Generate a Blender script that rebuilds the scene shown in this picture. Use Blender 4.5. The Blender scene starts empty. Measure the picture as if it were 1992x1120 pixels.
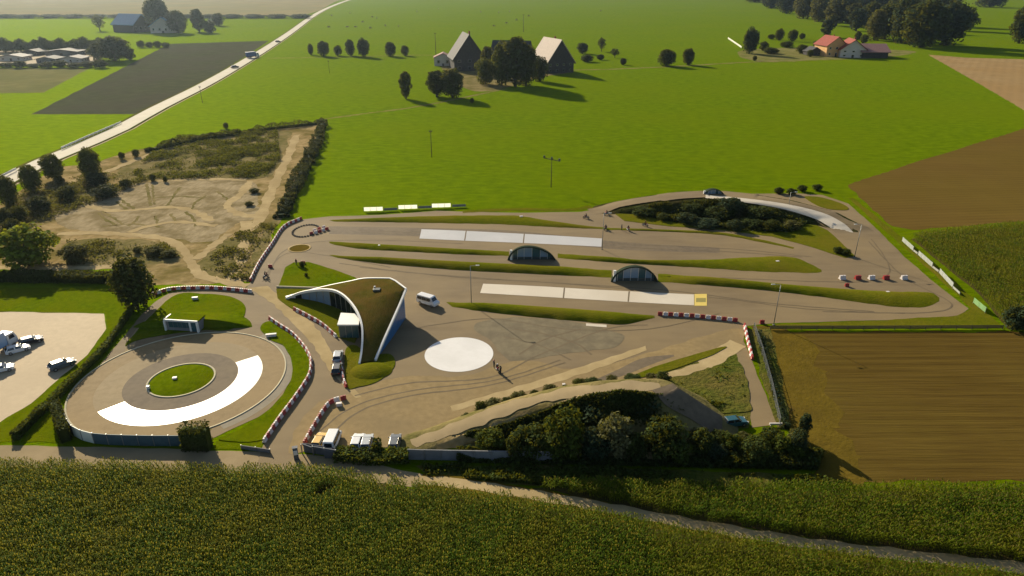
import bpy, bmesh, math, random
import numpy as np
from mathutils import Vector, Matrix, Quaternion

random.seed(7); rng = np.random.default_rng(7)
sc = bpy.context.scene
col = sc.collection

# ------------------------------------------------------------------ camera, sky, sun, exposure
F_PX, PITCH, CAM_H = 1330.0, math.radians(24.6), 68.0
cd = bpy.data.cameras.new('camera'); cam = bpy.data.objects.new('camera', cd); col.objects.link(cam)
cam.location = (0, 0, CAM_H); cam.rotation_euler = (math.pi/2 - PITCH, 0, 0)
cd.sensor_width = 36.0; cd.lens = 36.0*F_PX/1992.0; cd.clip_start = 0.5; cd.clip_end = 9000
sc.camera = cam

SUN_EL, SUN_AZ = math.radians(24), math.radians(124)      # azimuth measured from +X towards +Y
w = bpy.data.worlds.new('World'); sc.world = w; w.use_nodes = True
nt = w.node_tree; nt.nodes.clear()
sky = nt.nodes.new('ShaderNodeTexSky'); sky.sky_type = 'NISHITA'; sky.sun_disc = False
sky.sun_elevation = SUN_EL; sky.sun_rotation = math.pi/2 - SUN_AZ
bg = nt.nodes.new('ShaderNodeBackground'); bg.inputs[1].default_value = 0.062
ow = nt.nodes.new('ShaderNodeOutputWorld')
nt.links.new(sky.outputs[0], bg.inputs[0]); nt.links.new(bg.outputs[0], ow.inputs[0])
sl = bpy.data.lights.new('sun', 'SUN'); sl.energy = 4.6; sl.angle = math.radians(0.6); sl.color = (1.0, 0.87, 0.64)
so = bpy.data.objects.new('sun', sl); col.objects.link(so)
so.rotation_euler = Vector((-math.cos(SUN_AZ)*math.cos(SUN_EL), -math.sin(SUN_AZ)*math.cos(SUN_EL), -math.sin(SUN_EL))).to_track_quat('-Z', 'Y').to_euler()
sc.view_settings.view_transform = 'Standard'; sc.view_settings.look = 'None'
sc.view_settings.exposure = 0.72; sc.view_settings.gamma = 1.0; sc.view_settings.use_curve_mapping = False
sc.render.engine = 'CYCLES'; sc.cycles.use_denoising = True; sc.cycles.max_bounces = 6
sc.cycles.transparent_max_bounces = 8; sc.cycles.volume_bounces = 0

# ------------------------------------------------------------------ survey: photo point -> place on the ground (metres)
SP, CP = math.sin(PITCH), math.cos(PITCH)
def G(x, y, z=0.0):
    u, v = (x-996)/F_PX, (y-560)/F_PX
    t = (z-CAM_H)/(-SP - v*CP)
    return (u*t, (CP - v*SP)*t)
def hgt(x, yb, yt, z0=0.0):            # height of a thing whose foot is at (x, yb) and whose top is seen at yt
    Y = G(x, yb, z0)[1]; v = (yt-560)/F_PX
    return CAM_H + (-SP - v*CP)*Y/(CP - v*SP) - z0
def ppm(x, y):                          # photo pixels per metre at that ground point
    return F_PX/(G(x, y)[1]*CP + CAM_H*SP)
def GT(x, y, hf):
    z = 0.0
    for _ in range(25):
        p = G(x, y, z); z = 0.5*z + 0.5*max(0.0, hf(p[0], p[1]))
    return p
def cat(P, n=8, closed=False):          # Catmull-Rom through points (any dimension)
    P = [np.array(p, float) for p in P]; m = len(P); out = []
    for i in range(m if closed else m-1):
        if closed: a, b, c, d = P[i-1], P[i], P[(i+1) % m], P[(i+2) % m]
        else: a, b, c, d = P[max(i-1, 0)], P[i], P[i+1], P[min(i+2, m-1)]
        for k in range(n):
            t = k/n
            out.append(0.5*((2*b) + (c-a)*t + (2*a-5*b+4*c-d)*t*t + (3*b-a-3*c+d)*t**3))
    if not closed: out.append(P[-1])
    return out
def resample(P, n):
    P = np.array(P, float); d = np.r_[0, np.cumsum(np.linalg.norm(np.diff(P, axis=0), axis=1))]
    s = np.linspace(0, d[-1], n)
    return np.stack([np.interp(s, d, P[:, k]) for k in range(P.shape[1])], 1)
def length(P): return float(np.linalg.norm(np.diff(np.array(P, float), axis=0), axis=1).sum())

# ------------------------------------------------------------------ materials
MATS = {}
def node_mat(name):
    m = bpy.data.materials.new(name); m.use_nodes = True; MATS[name] = m
    return m, m.node_tree.nodes, m.node_tree.links
def M(name, c1, c2=None, c3=None, scale=1.0, big=0.03, rough=0.85, spec=0.25, bump=0.0, bscale=None, stripe=None,
      bigmix=0.6, metal=0.0, transl=0.0, island=0.0, detail=5.0, stretch=None, sheen=0.0, coat=0.0, gloss=None, sharp=(0.3, 0.7)):
    m, N, L = node_mat(name); b = N['Principled BSDF']
    geo = N.new('ShaderNodeNewGeometry'); pos = geo.outputs['Position']
    def noise(s, d=detail, st=None):
        n = N.new('ShaderNodeTexNoise'); n.inputs['Scale'].default_value = s; n.inputs['Detail'].default_value = d
        n.inputs['Roughness'].default_value = 0.6
        src = pos
        if st:
            mp = N.new('ShaderNodeMapping'); mp.inputs['Rotation'].default_value = (0, 0, st[0]); mp.inputs['Scale'].default_value = (st[1], st[2], 1)
            L.new(pos, mp.inputs[0]); src = mp.outputs[0]
        L.new(src, n.inputs['Vector']); return n.outputs['Fac']
    def sharpen(o, lo, hi):
        r = N.new('ShaderNodeMapRange'); r.inputs[1].default_value = lo; r.inputs[2].default_value = hi; L.new(o, r.inputs[0]); return r.outputs[0]
    def mix(f, a, bb):
        x = N.new('ShaderNodeMix'); x.data_type = 'RGBA'
        if isinstance(f, float): x.inputs[0].default_value = f
        else: L.new(f, x.inputs[0])
        for k, v in ((6, a), (7, bb)):
            if isinstance(v, tuple): x.inputs[k].default_value = (*v, 1)
            else: L.new(v, x.inputs[k])
        return x.outputs[2]
    c2 = c2 or tuple(min(1, v*1.12) for v in c1)
    c = mix(sharpen(noise(scale, st=stretch), *sharp), c1, c2)
    if c3:
        f = sharpen(noise(big, 4.0), 0.42, 0.62)
        mm = N.new('ShaderNodeMath'); mm.operation = 'MULTIPLY'; mm.inputs[1].default_value = bigmix; L.new(f, mm.inputs[0])
        c = mix(mm.outputs[0], c, c3)
    if stripe:                                    # (angle, spacing m, colour, strength)
        mp = N.new('ShaderNodeMapping'); mp.inputs['Rotation'].default_value = (0, 0, stripe[0]); L.new(pos, mp.inputs[0])
        wv = N.new('ShaderNodeTexWave'); wv.bands_direction = 'X'; wv.inputs['Scale'].default_value = 0.314/stripe[1]
        wv.inputs['Distortion'].default_value = 0.6; wv.inputs['Detail'].default_value = 1; L.new(mp.outputs[0], wv.inputs[0])
        mm = N.new('ShaderNodeMath'); mm.operation = 'MULTIPLY'; mm.inputs[1].default_value = stripe[3]; L.new(wv.outputs['Fac'], mm.inputs[0])
        m2 = N.new('ShaderNodeMath'); m2.operation = 'MULTIPLY'; L.new(mm.outputs[0], m2.inputs[0]); L.new(sharpen(noise(0.08), 0.3, 0.7), m2.inputs[1])
        c = mix(m2.outputs[0], c, stripe[2])
    if island:
        hs = N.new('ShaderNodeHueSaturation'); L.new(c, hs.inputs['Color'])
        L.new(sharpen(geo.outputs['Random Per Island'], 0, 1), hs.inputs['Value'])
        r = hs.inputs['Value'].links[0].from_node; r.inputs[3].default_value = 1-island; r.inputs[4].default_value = 1+island
        c = hs.outputs[0]
    L.new(c, b.inputs['Base Color']); b.inputs['Roughness'].default_value = rough; b.inputs['Specular IOR Level'].default_value = spec
    b.inputs['Metallic'].default_value = metal; b.inputs['Coat Weight'].default_value = coat
    if sheen: b.inputs['Sheen Weight'].default_value = sheen; b.inputs['Sheen Roughness'].default_value = 0.5; b.inputs['Sheen Tint'].default_value = (0.55, 0.85, 0.02, 1)
    if bump:
        bp = N.new('ShaderNodeBump'); bp.inputs['Strength'].default_value = 1.0; bp.inputs['Distance'].default_value = bump
        L.new(noise(bscale or scale, 6.0, stretch), bp.inputs['Height']); L.new(bp.outputs[0], b.inputs['Normal'])
    if gloss:                                     # (colour, roughness, share): blades that gleam against the light
        gl = N.new('ShaderNodeBsdfAnisotropic'); gl.inputs['Color'].default_value = (*gloss[0], 1); gl.inputs['Roughness'].default_value = gloss[1]
        if bump: L.new(bp.outputs[0], gl.inputs['Normal'])
        ms = N.new('ShaderNodeMixShader'); ms.inputs[0].default_value = gloss[2]; L.new(b.outputs[0], ms.inputs[1]); L.new(gl.outputs[0], ms.inputs[2]); L.new(ms.outputs[0], N['Material Output'].inputs[0])
    if transl:
        tr = N.new('ShaderNodeBsdfTranslucent'); ms = N.new('ShaderNodeMixShader'); ms.inputs[0].default_value = transl
        mx = mix(0.5, c, (0.34, 0.30, 0.008)); L.new(mx, tr.inputs[0]); out = N['Material Output']
        L.new(b.outputs[0], ms.inputs[1]); L.new(tr.outputs[0], ms.inputs[2]); L.new(ms.outputs[0], out.inputs[0])
    return m
def banner(name, c):
    m, N, L = node_mat(name); b = N['Principled BSDF']; b.inputs['Roughness'].default_value = 0.6
    n = N.new('ShaderNodeTexNoise'); n.inputs['Scale'].default_value = 1.2; x = N.new('ShaderNodeMix'); x.data_type = 'RGBA'; x.inputs[6].default_value = (*[v*0.93 for v in c], 1); x.inputs[7].default_value = (*c, 1)
    L.new(n.outputs[0], x.inputs[0]); L.new(x.outputs[2], b.inputs['Base Color']); t = N.new('ShaderNodeBsdfTranslucent'); L.new(x.outputs[2], t.inputs[0]); ms = N.new('ShaderNodeMixShader'); ms.inputs[0].default_value = 0.62
    L.new(b.outputs[0], ms.inputs[1]); L.new(t.outputs[0], ms.inputs[2]); L.new(ms.outputs[0], N['Material Output'].inputs[0]); return m
banner('banner_white', (0.86, 0.88, 0.80)); banner('banner_green', (0.50, 0.84, 0.36))
def glass(name, c, rough=0.08):
    m, N, L = node_mat(name); b = N['Principled BSDF']
    b.inputs['Base Color'].default_value = (*c, 1); b.inputs['Roughness'].default_value = rough; b.inputs['Specular IOR Level'].default_value = 0.9
    n = N.new('ShaderNodeTexNoise'); n.inputs['Scale'].default_value = 0.7
    bp = N.new('ShaderNodeBump'); bp.inputs['Distance'].default_value = 0.01; L.new(n.outputs[0], bp.inputs['Height']); L.new(bp.outputs[0], b.inputs['Normal'])
    return m

M('meadow', (0.034, 0.060, 0), (0.088, 0.124, 0), (0.080, 0.098, 0), sharp=(0.34, 0.66), scale=0.42, big=0.012, rough=1.0, spec=0.0, bump=0.25, bscale=1.3, stretch=(0.1, 0.45, 1.0), bigmix=0.5, gloss=((0.60, 0.86, 0.0), 0.74, 0.04), sheen=0.09)
M('lawn', (0.050, 0.082, 0.001), (0.092, 0.128, 0.002), (0.105, 0.110, 0.003), sharp=(0.36, 0.64), scale=0.9, big=0.08, rough=1.0, spec=0.0, bump=0.12, bscale=3, gloss=((0.62, 0.80, 0.0), 0.66, 0.012))
M('verge_grass', (0.082, 0.100, 0.004), (0.125, 0.130, 0.007), (0.15, 0.12, 0.014), scale=0.7, big=0.06, rough=1.0, spec=0.0, bump=0.15, bscale=2.5)
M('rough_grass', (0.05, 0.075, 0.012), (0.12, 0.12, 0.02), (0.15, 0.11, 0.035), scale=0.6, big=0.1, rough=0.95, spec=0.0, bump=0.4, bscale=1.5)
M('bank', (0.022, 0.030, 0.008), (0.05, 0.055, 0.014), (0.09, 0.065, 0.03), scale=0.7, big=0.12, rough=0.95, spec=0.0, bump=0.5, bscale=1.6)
M('ploughed_dark', (0.066, 0.072, 0.040), (0.090, 0.094, 0.052), (0.085, 0.076, 0.056), scale=0.12, big=0.02, rough=0.95, spec=0.0, stripe=(0.55, 3.0, (0.05, 0.052, 0.032), 0.5))
M('far_field', (0.23, 0.19, 0.10), (0.30, 0.25, 0.12), (0.22, 0.21, 0.11), scale=0.02, big=0.004, rough=0.95, spec=0.0)
M('pale_field', (0.17, 0.16, 0.06), (0.22, 0.20, 0.08), (0.13, 0.14, 0.05), scale=0.1, big=0.02, rough=0.95, spec=0.0, stripe=(0.9, 3.5, (0.12, 0.12, 0.05), 0.5))
M('stubble', (0.08064, 0.05264, 0.0112), (0.1254, 0.08288, 0.01792), (0.121, 0.08736, 0.0168), scale=0.5, big=0.03, rough=0.95, spec=0.0, bump=0.12, bscale=1.2, stretch=(0, 0.08, 1.6), stripe=(math.pi/2, 2.2, (0.062, 0.038, 0.011), 0.5))
M('stubble_far', (0.1155, 0.07497, 0.0189), (0.1491, 0.09923, 0.02457), (0.1313, 0.09371, 0.0189), scale=0.2, big=0.02, rough=0.95, spec=0.0, stretch=(-0.1, 0.06, 1.2), stripe=(math.pi/2-0.1, 2.5, (0.085, 0.052, 0.016), 0.5))
M('tan_field', (0.28, 0.19, 0.09), (0.34, 0.24, 0.12), (0.30, 0.19, 0.08), scale=0.05, big=0.01, rough=0.95, spec=0.0, stripe=(0.6, 6, (0.22, 0.15, 0.07), 0.5))
M('headland', (0.103, 0.07392, 0.01008), (0.1512, 0.1053, 0.01568), (0.0896, 0.06272, 0.01232), scale=0.6, big=0.1, rough=0.95, spec=0.0, bump=0.12, bscale=1.5)
M('asphalt', (0.1756, 0.1298, 0.07366), (0.2153, 0.1628, 0.09412), (0.2549, 0.1892, 0.09719), scale=0.3, big=0.035, rough=0.8, spec=0.12, bigmix=0.7, stretch=(0.04, 0.2, 1.0), bump=0.004, bscale=6, sharp=(0.36, 0.64), detail=8)
M('asphalt_dark', (0.1288, 0.1008, 0.0672), (0.1624, 0.1254, 0.084), (0.1848, 0.1434, 0.0896), scale=0.8, big=0.1, rough=0.8, spec=0.12, sharp=(0.38, 0.62))
M('ring_tarmac', (0.2325, 0.1659, 0.07942), (0.2765, 0.2013, 0.1021), (0.3016, 0.2147, 0.1021), scale=0.8, big=0.07, rough=0.8, spec=0.12, detail=7, sharp=(0.38, 0.62))
M('asphalt_ring', (0.2744, 0.2072, 0.112), (0.3192, 0.2442, 0.1366), (0.2408, 0.1848, 0.103), scale=0.8, big=0.07, rough=0.8, spec=0.12, sharp=(0.38, 0.62))
M('tyre_mark', (0.130, 0.100, 0.062), (0.175, 0.134, 0.080), scale=0.4, rough=0.8, spec=0.1)
M('dust_pad', (0.2525, 0.1815, 0.0836), (0.3086, 0.2255, 0.1066), (0.2076, 0.1562, 0.08151), scale=0.8, big=0.06, rough=0.85, spec=0.08, detail=8, sharp=(0.38, 0.62))
M('patchy_asphalt', (0.150, 0.125, 0.076), (0.215, 0.178, 0.108), (0.118, 0.096, 0.062), scale=0.5, big=0.3, rough=0.8, spec=0.12, bigmix=0.6, detail=9)
M('lot_concrete', (0.47, 0.37, 0.235), (0.52, 0.41, 0.26), (0.43, 0.335, 0.21), scale=0.8, big=0.06, rough=0.8, spec=0.2, sharp=(0.38, 0.62))
M('country_road', (0.42, 0.38, 0.29), (0.48, 0.44, 0.34), (0.38, 0.34, 0.26), scale=0.2, big=0.03, rough=0.8, spec=0.12)
M('lane', (0.30, 0.23, 0.13), (0.35, 0.27, 0.155), (0.25, 0.195, 0.105), scale=0.4, big=0.08, rough=0.85, spec=0.05)
M('track_pale', (0.40, 0.305, 0.160), (0.48, 0.375, 0.205), (0.31, 0.235, 0.118), scale=0.5, big=0.1, rough=0.9, spec=0.0)
M('dirt', (0.2616, 0.1881, 0.08447), (0.4186, 0.3135, 0.157), (0.1395, 0.114, 0.03249), scale=0.45, big=0.09, rough=0.95, spec=0.0, bigmix=0.9, bump=0.3, bscale=0.5)
M('dirt_grey', (0.2744, 0.2184, 0.1254), (0.4144, 0.336, 0.2072), (0.1792, 0.14, 0.0672), scale=0.8, big=0.13, rough=0.95, spec=0.0, bigmix=0.8, bump=0.25, bscale=0.5, stretch=(0.5, 1, 0.35))
M('weedy', (0.115, 0.1092, 0.0345), (0.1955, 0.161, 0.06325), (0.299, 0.23, 0.115), scale=0.35, big=0.12, rough=0.95, spec=0.0, bump=0.4, bscale=0.7)
M('white_surface', (0.74, 0.72, 0.68), (0.80, 0.78, 0.75), (0.68, 0.66, 0.62), scale=0.5, big=0.15, rough=0.35, spec=0.5)
M('pale_surface', (0.60, 0.53, 0.42), (0.66, 0.59, 0.47), (0.54, 0.47, 0.36), scale=0.4, big=0.1, rough=0.5, spec=0.4)
M('grey_surface', (0.50, 0.48, 0.46), (0.56, 0.54, 0.52), (0.46, 0.45, 0.43), scale=0.4, big=0.1, rough=0.35, spec=0.5)
M('yellow_mat', (0.62, 0.47, 0.10), (0.68, 0.52, 0.14), rough=0.7)
M('olive_mat', (0.25, 0.22, 0.06), (0.28, 0.24, 0.07), rough=0.8)
M('kerb', (0.42, 0.38, 0.26), (0.50, 0.45, 0.31), scale=2, rough=0.85)
M('white_paint', (0.78, 0.77, 0.72), (0.82, 0.81, 0.77), scale=1.5, rough=0.5, spec=0.4)
M('plastic_red', (0.27, 0.026, 0.024), (0.36, 0.040, 0.035), scale=3, rough=0.45, spec=0.4)
M('plastic_white', (0.58, 0.53, 0.51), (0.68, 0.63, 0.60), scale=3, rough=0.5, spec=0.4)
M('board_white', (0.74, 0.78, 0.68), (0.80, 0.83, 0.75), scale=1.2, rough=0.55)
M('board_green', (0.45, 0.75, 0.30), (0.52, 0.80, 0.36), scale=1.2, rough=0.55)
M('board_blue', (0.10, 0.16, 0.34), (0.14, 0.20, 0.40), scale=1.2, rough=0.5)
M('screen_teal', (0.055, 0.10, 0.125), (0.085, 0.145, 0.17), scale=0.8, rough=0.6)
M('concrete_wall', (0.20, 0.20, 0.21), (0.26, 0.26, 0.26), (0.16, 0.16, 0.16), scale=1.2, big=0.4, rough=0.85)
M('wall_dark', (0.10, 0.11, 0.13), (0.14, 0.15, 0.17), scale=1.2, rough=0.85)
M('metal_grey', (0.22, 0.23, 0.23), (0.28, 0.29, 0.29), scale=3, rough=0.45, metal=0.6, spec=0.5)
M('metal_pale', (0.55, 0.55, 0.53), (0.62, 0.62, 0.60), scale=3, rough=0.4, metal=0.5, spec=0.5)
M('wood_pole', (0.055, 0.045, 0.032), (0.085, 0.07, 0.05), scale=4, rough=0.9)
M('bark', (0.05, 0.038, 0.026), (0.085, 0.066, 0.046), scale=4, rough=0.95, bump=0.03, bscale=6)
M('roof_turf', (0.072, 0.066, 0.012), (0.115, 0.092, 0.020), (0.13, 0.080, 0.022), scale=0.7, big=0.16, rough=0.95, spec=0.0, bump=0.15, bscale=2.5, bigmix=0.8)
M('zinc', (0.05, 0.065, 0.065), (0.07, 0.085, 0.085), scale=1, rough=0.45, metal=0.3, spec=0.5)
M('dark_green_sheet', (0.028, 0.040, 0.030), (0.042, 0.056, 0.040), scale=1.5, rough=1.0, spec=0.0)
M('farm_wood', (0.045, 0.040, 0.042), (0.07, 0.062, 0.06), scale=0.8, rough=0.9)
M('farm_plaster', (0.58, 0.50, 0.44), (0.66, 0.58, 0.52), scale=0.3, rough=0.9)
M('ochre_plaster', (0.62, 0.36, 0.15), (0.70, 0.42, 0.19), scale=0.3, rough=0.9)
M('roof_grey', (0.16, 0.15, 0.15), (0.21, 0.20, 0.19), scale=0.6, rough=0.8)
M('roof_sunlit', (0.50, 0.41, 0.34), (0.58, 0.48, 0.40), scale=0.6, rough=0.8)  # pale tone holds the sunlight on the roof slope
M('plaster_grey', (0.20, 0.195, 0.19), (0.26, 0.25, 0.24), scale=0.3, rough=0.9)
M('grass_track', (0.16, 0.15, 0.05), (0.24, 0.205, 0.085), (0.11, 0.13, 0.02), scale=0.3, big=0.1, rough=1.0, spec=0.0, bigmix=0.8)
M('kerb_path', (0.24, 0.21, 0.155), (0.29, 0.255, 0.19), scale=0.6, rough=0.85, spec=0.1)
M('roof_dark', (0.045, 0.045, 0.05), (0.07, 0.068, 0.07), scale=0.6, rough=0.8)
M('roof_red', (0.24, 0.055, 0.04), (0.32, 0.08, 0.055), scale=0.6, rough=0.85)
M('roof_pink', (0.26, 0.14, 0.13), (0.32, 0.18, 0.16), scale=0.6, rough=0.85)
M('roof_blue', (0.09, 0.22, 0.36), (0.13, 0.28, 0.44), scale=0.6, rough=0.6)
M('rubber', (0.02, 0.02, 0.02), (0.03, 0.03, 0.03), scale=5, rough=0.8)
M('rim', (0.45, 0.45, 0.46), (0.52, 0.52, 0.53), scale=5, rough=0.3, metal=0.8)
M('lamp_red', (0.35, 0.02, 0.02), (0.4, 0.03, 0.03), rough=0.2, spec=0.6)
M('lamp_clear', (0.65, 0.66, 0.66), (0.7, 0.7, 0.7), rough=0.1, spec=0.8)
M('leather_black', (0.022, 0.022, 0.026), (0.035, 0.035, 0.04), scale=6, rough=0.6)
M('cow_hide', (0.11, 0.055, 0.028), (0.40, 0.36, 0.30), scale=1.2, rough=0.9)
for nm, c in dict(white=(0.72, 0.72, 0.72), silver=(0.42, 0.44, 0.45), black=(0.016, 0.018, 0.022), blue=(0.04, 0.10, 0.28), yellow=(0.62, 0.36, 0.03), teal=(0.02, 0.09, 0.11), grey=(0.11, 0.12, 0.13), paleblue=(0.28, 0.42, 0.62)).items():
    M('paint_'+nm, c, tuple(v*1.06 for v in c), scale=2, rough=0.32, spec=0.5, coat=0.6)
glass('glass_dark', (0.012, 0.018, 0.024)); glass('glass_sky_tint', (0.025, 0.15, 0.36), 0.3); glass('glass_teal', (0.04, 0.095, 0.105), 0.2); glass('glass_pale', (0.20, 0.28, 0.37), 0.2)  # blue glass: the reflected sky is put into its base colour
M('maize', (0.0621, 0.1296, 0.0027), (0.1188, 0.1863, 0.00405), (0.2025, 0.1863, 0.0054), scale=0.5, big=0.12, rough=0.75, spec=0.12, transl=0.5, island=0.36, bigmix=0.5)
M('maize_soil', (0.055, 0.045, 0.018), (0.09, 0.07, 0.028), (0.05, 0.06, 0.012), scale=0.8, big=0.2, rough=1.0, spec=0.0)
M('tassel', (0.13, 0.105, 0.03), (0.17, 0.13, 0.04), scale=0.5, rough=0.9, transl=0.4)
def leaf(name, a, b, t=0.28): M(name, a, b, tuple(v*0.75 for v in a), scale=0.35, big=0.15, rough=0.85, spec=0.06, transl=t, island=0.55)
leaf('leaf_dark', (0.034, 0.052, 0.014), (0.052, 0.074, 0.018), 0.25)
leaf('leaf_mid', (0.050, 0.076, 0.013), (0.078, 0.104, 0.018))
leaf('leaf_light', (0.13, 0.19, 0.018), (0.18, 0.24, 0.024), 0.45)
leaf('leaf_olive', (0.075, 0.080, 0.028), (0.12, 0.12, 0.045), 0.3)
leaf('leaf_willow', (0.13, 0.135, 0.06), (0.19, 0.185, 0.085), 0.3)
leaf('leaf_blue', (0.028, 0.050, 0.026), (0.044, 0.068, 0.032), 0.2)

# ------------------------------------------------------------------ mesh helpers
def tag(o, label=None, cat=None, group=None, kind=None):
    if label: o['label'] = label
    if cat: o['category'] = cat
    if group: o['group'] = group
    if kind: o['kind'] = kind
    return o
def empty(name, loc=(0, 0, 0), rz=0.0):
    o = bpy.data.objects.new(name, None); col.objects.link(o); o.location = loc; o.rotation_euler = (0, 0, rz); o.empty_display_size = 0.3
    return o
def link(name, me, parent=None):
    o = bpy.data.objects.new(name, me); col.objects.link(o)
    if parent: o.parent = parent
    return o
def np_mesh(name, V, Fc, mat, smooth=False):
    V = np.asarray(V, np.float32); Fc = np.asarray(Fc, np.int32); k = Fc.shape[1]
    me = bpy.data.meshes.new(name); me.vertices.add(len(V)); me.vertices.foreach_set('co', V.ravel())
    me.loops.add(Fc.size); me.loops.foreach_set('vertex_index', Fc.ravel())
    me.polygons.add(len(Fc)); me.polygons.foreach_set('loop_start', np.arange(0, Fc.size, k, dtype=np.int32))
    if smooth: me.polygons.foreach_set('use_smooth', np.ones(len(Fc), bool))
    me.update(calc_edges=True); me.materials.append(MATS[mat]); return me
class MB:
    def __init__(s): s.v, s.f = [], []
    def add(s, vs, fs):
        o = len(s.v); s.v += [tuple(p) for p in vs]; s.f += [tuple(i+o for i in f) for f in fs]; return s
    def box(s, cx, cy, z0, sx, sy, sz, rz=0.0, tx=1.0, ty=1.0):
        vs = []
        for k, (fx, fy) in ((0, (1, 1)), (1, (tx, ty))):
            for a, b in ((-1, -1), (1, -1), (1, 1), (-1, 1)):
                x, y = a*sx/2*fx, b*sy/2*fy
                vs.append((cx+x*math.cos(rz)-y*math.sin(rz), cy+x*math.sin(rz)+y*math.cos(rz), z0+k*sz))
        return s.add(vs, [(3, 2, 1, 0), (4, 5, 6, 7), (0, 1, 5, 4), (1, 2, 6, 5), (2, 3, 7, 6), (3, 0, 4, 7)])
    def tube(s, p0, p1, r0, r1, n=8):
        p0, p1 = Vector(p0), Vector(p1); q = (p1-p0).to_track_quat('Z', 'Y'); vs = []
        for p, r in ((p0, r0), (p1, r1)):
            for k in range(n):
                a = 2*math.pi*k/n; vs.append(p + q @ Vector((r*math.cos(a), r*math.sin(a), 0)))
        return s.add(vs, [(k, (k+1) % n, n+(k+1) % n, n+k) for k in range(n)] + [tuple(range(n-1, -1, -1)), tuple(range(n, 2*n))])
    def loft(s, rings, cap=True):
        n = len(rings[0]); o = []
        for r in rings: o += list(r)
        fs = [(i*n+k, i*n+(k+1) % n, (i+1)*n+(k+1) % n, (i+1)*n+k) for i in range(len(rings)-1) for k in range(n)]
        if cap: fs += [tuple(range(n-1, -1, -1)), tuple((len(rings)-1)*n+k for k in range(n))]
        return s.add(o, fs)
    def prism(s, pts, y0, y1):                     # side profile (x, z) swept along y
        n = len(pts); vs = [(x, y0, z) for x, z in pts] + [(x, y1, z) for x, z in pts]
        return s.add(vs, [(k, (k+1) % n, n+(k+1) % n, n+k) for k in range(n)] + [tuple(range(n-1, -1, -1)), tuple(range(n, 2*n))])
    def mesh(s, name, mat, smooth=False):
        me = bpy.data.meshes.new(name); me.from_pydata(s.v, [], s.f); me.materials.append(MATS[mat])
        bm = bmesh.new(); bm.from_mesh(me); bmesh.ops.recalc_face_normals(bm, faces=bm.faces); bm.to_mesh(me); bm.free()
        if smooth: me.polygons.foreach_set('use_smooth', np.ones(len(me.polygons), bool))
        return me
    def build(s, name, mat, parent=None, smooth=False, bevel=0.0):
        o = link(name, s.mesh(name, mat, smooth), parent)
        if bevel:
            b = o.modifiers.new('bevel', 'BEVEL'); b.width = bevel; b.segments = 2; b.limit_method = 'ANGLE'
        return o
def copy_tree(o, parent=None):
    c = o.copy(); col.objects.link(c)
    if parent: c.parent = parent
    for ch in list(o.children): copy_tree(ch, c)
    return c
def wob(p, s, a):                                   # small natural wobble of a border
    return (p[0] + a*math.sin(p[0]*1.7/s+p[1]*0.9/s)+a*0.6*math.sin(p[1]*3.1/s+1.3), p[1] + a*math.sin(p[1]*1.9/s-p[0]*1.1/s)+a*0.6*math.sin(p[0]*2.7/s))
def sheet(name, pts, z, mat, smooth=True, wobble=0.15, kind='structure', step=None, thick=0.0, ground=False):
    """flat sheet: outline in photo points (or metres if ground=True) laid on the ground at height z"""
    P = pts if not smooth else cat(pts, 6, True)
    g = [tuple(p) if ground else G(p[0], p[1], 0) for p in P]
    out = []
    for a, b in zip(g, g[1:]+g[:1]):
        d = math.dist(a, b); n = max(1, min(60, int(d/(step or max(1.2, math.hypot(*a)/90)))))
        for k in range(n):
            q = (a[0]+(b[0]-a[0])*k/n, a[1]+(b[1]-a[1])*k/n); out.append(wob(q, 2.2, wobble) if wobble else q)
    bm = bmesh.new(); vs = [bm.verts.new((x, y, z)) for x, y in out]; f = bm.faces.new(vs); f.normal_update()
    if f.normal.z < 0: f.normal_flip()
    if thick:
        n = len(vs); lo = [bm.verts.new((x, y, z-thick)) for x, y in out]
        for i in range(n): bm.faces.new((vs[i], vs[(i+1) % n], lo[(i+1) % n], lo[i]))
    bmesh.ops.triangulate(bm, faces=[f], ngon_method='EAR_CLIP')
    me = bpy.data.meshes.new(name); bm.to_mesh(me); bm.free(); me.materials.append(MATS[mat])
    o = link(name, me); tag(o, kind=kind); return o
def strip(name, U, Lw, mat, h=0.0, z=0.06, n=48, m=6, hf=None, kind='structure', smooth=True, px=True, skirt=0.0, wobble=0.0):
    """surface between two paired borders, crowned by h, draped over hf"""
    U, Lw = (resample(cat(U, 8), n), resample(cat(Lw, 8), n)) if smooth else (resample(U, n), resample(Lw, n))
    V, Fs = [], []
    for i in range(n):
        if px:
            a = GT(*U[i][:2], hf) if hf else G(*U[i][:2]); b = GT(*Lw[i][:2], hf) if hf else G(*Lw[i][:2])
        else: a, b = U[i], Lw[i]
        for j in range(m+1):
            s = j/m; x, y = a[0]+(b[0]-a[0])*s, a[1]+(b[1]-a[1])*s
            if wobble and j in (0, m): x, y = wob((x, y), 1.6, wobble)
            hq = max(0, hf(x, y)) if hf else 0; zz = (max(0.06, z*min(1, hq/0.8)) if hf else z) + hq + h*math.sin(math.pi*s)**0.7*min(1, 6*min(i, n-1-i)/n)
            V.append((x, y, zz - (skirt if j in (0, m) else 0)))
    k = m+1
    for i in range(n-1):
        for j in range(m): Fs.append((i*k+j, i*k+j+1, (i+1)*k+j+1, (i+1)*k+j))
    me = np_mesh(name, V, Fs, mat, True)
    if len(me.polygons) and me.polygons[len(me.polygons)//2].normal.z < 0: me.flip_normals()
    o = link(name, me); tag(o, kind=kind); return o
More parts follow.
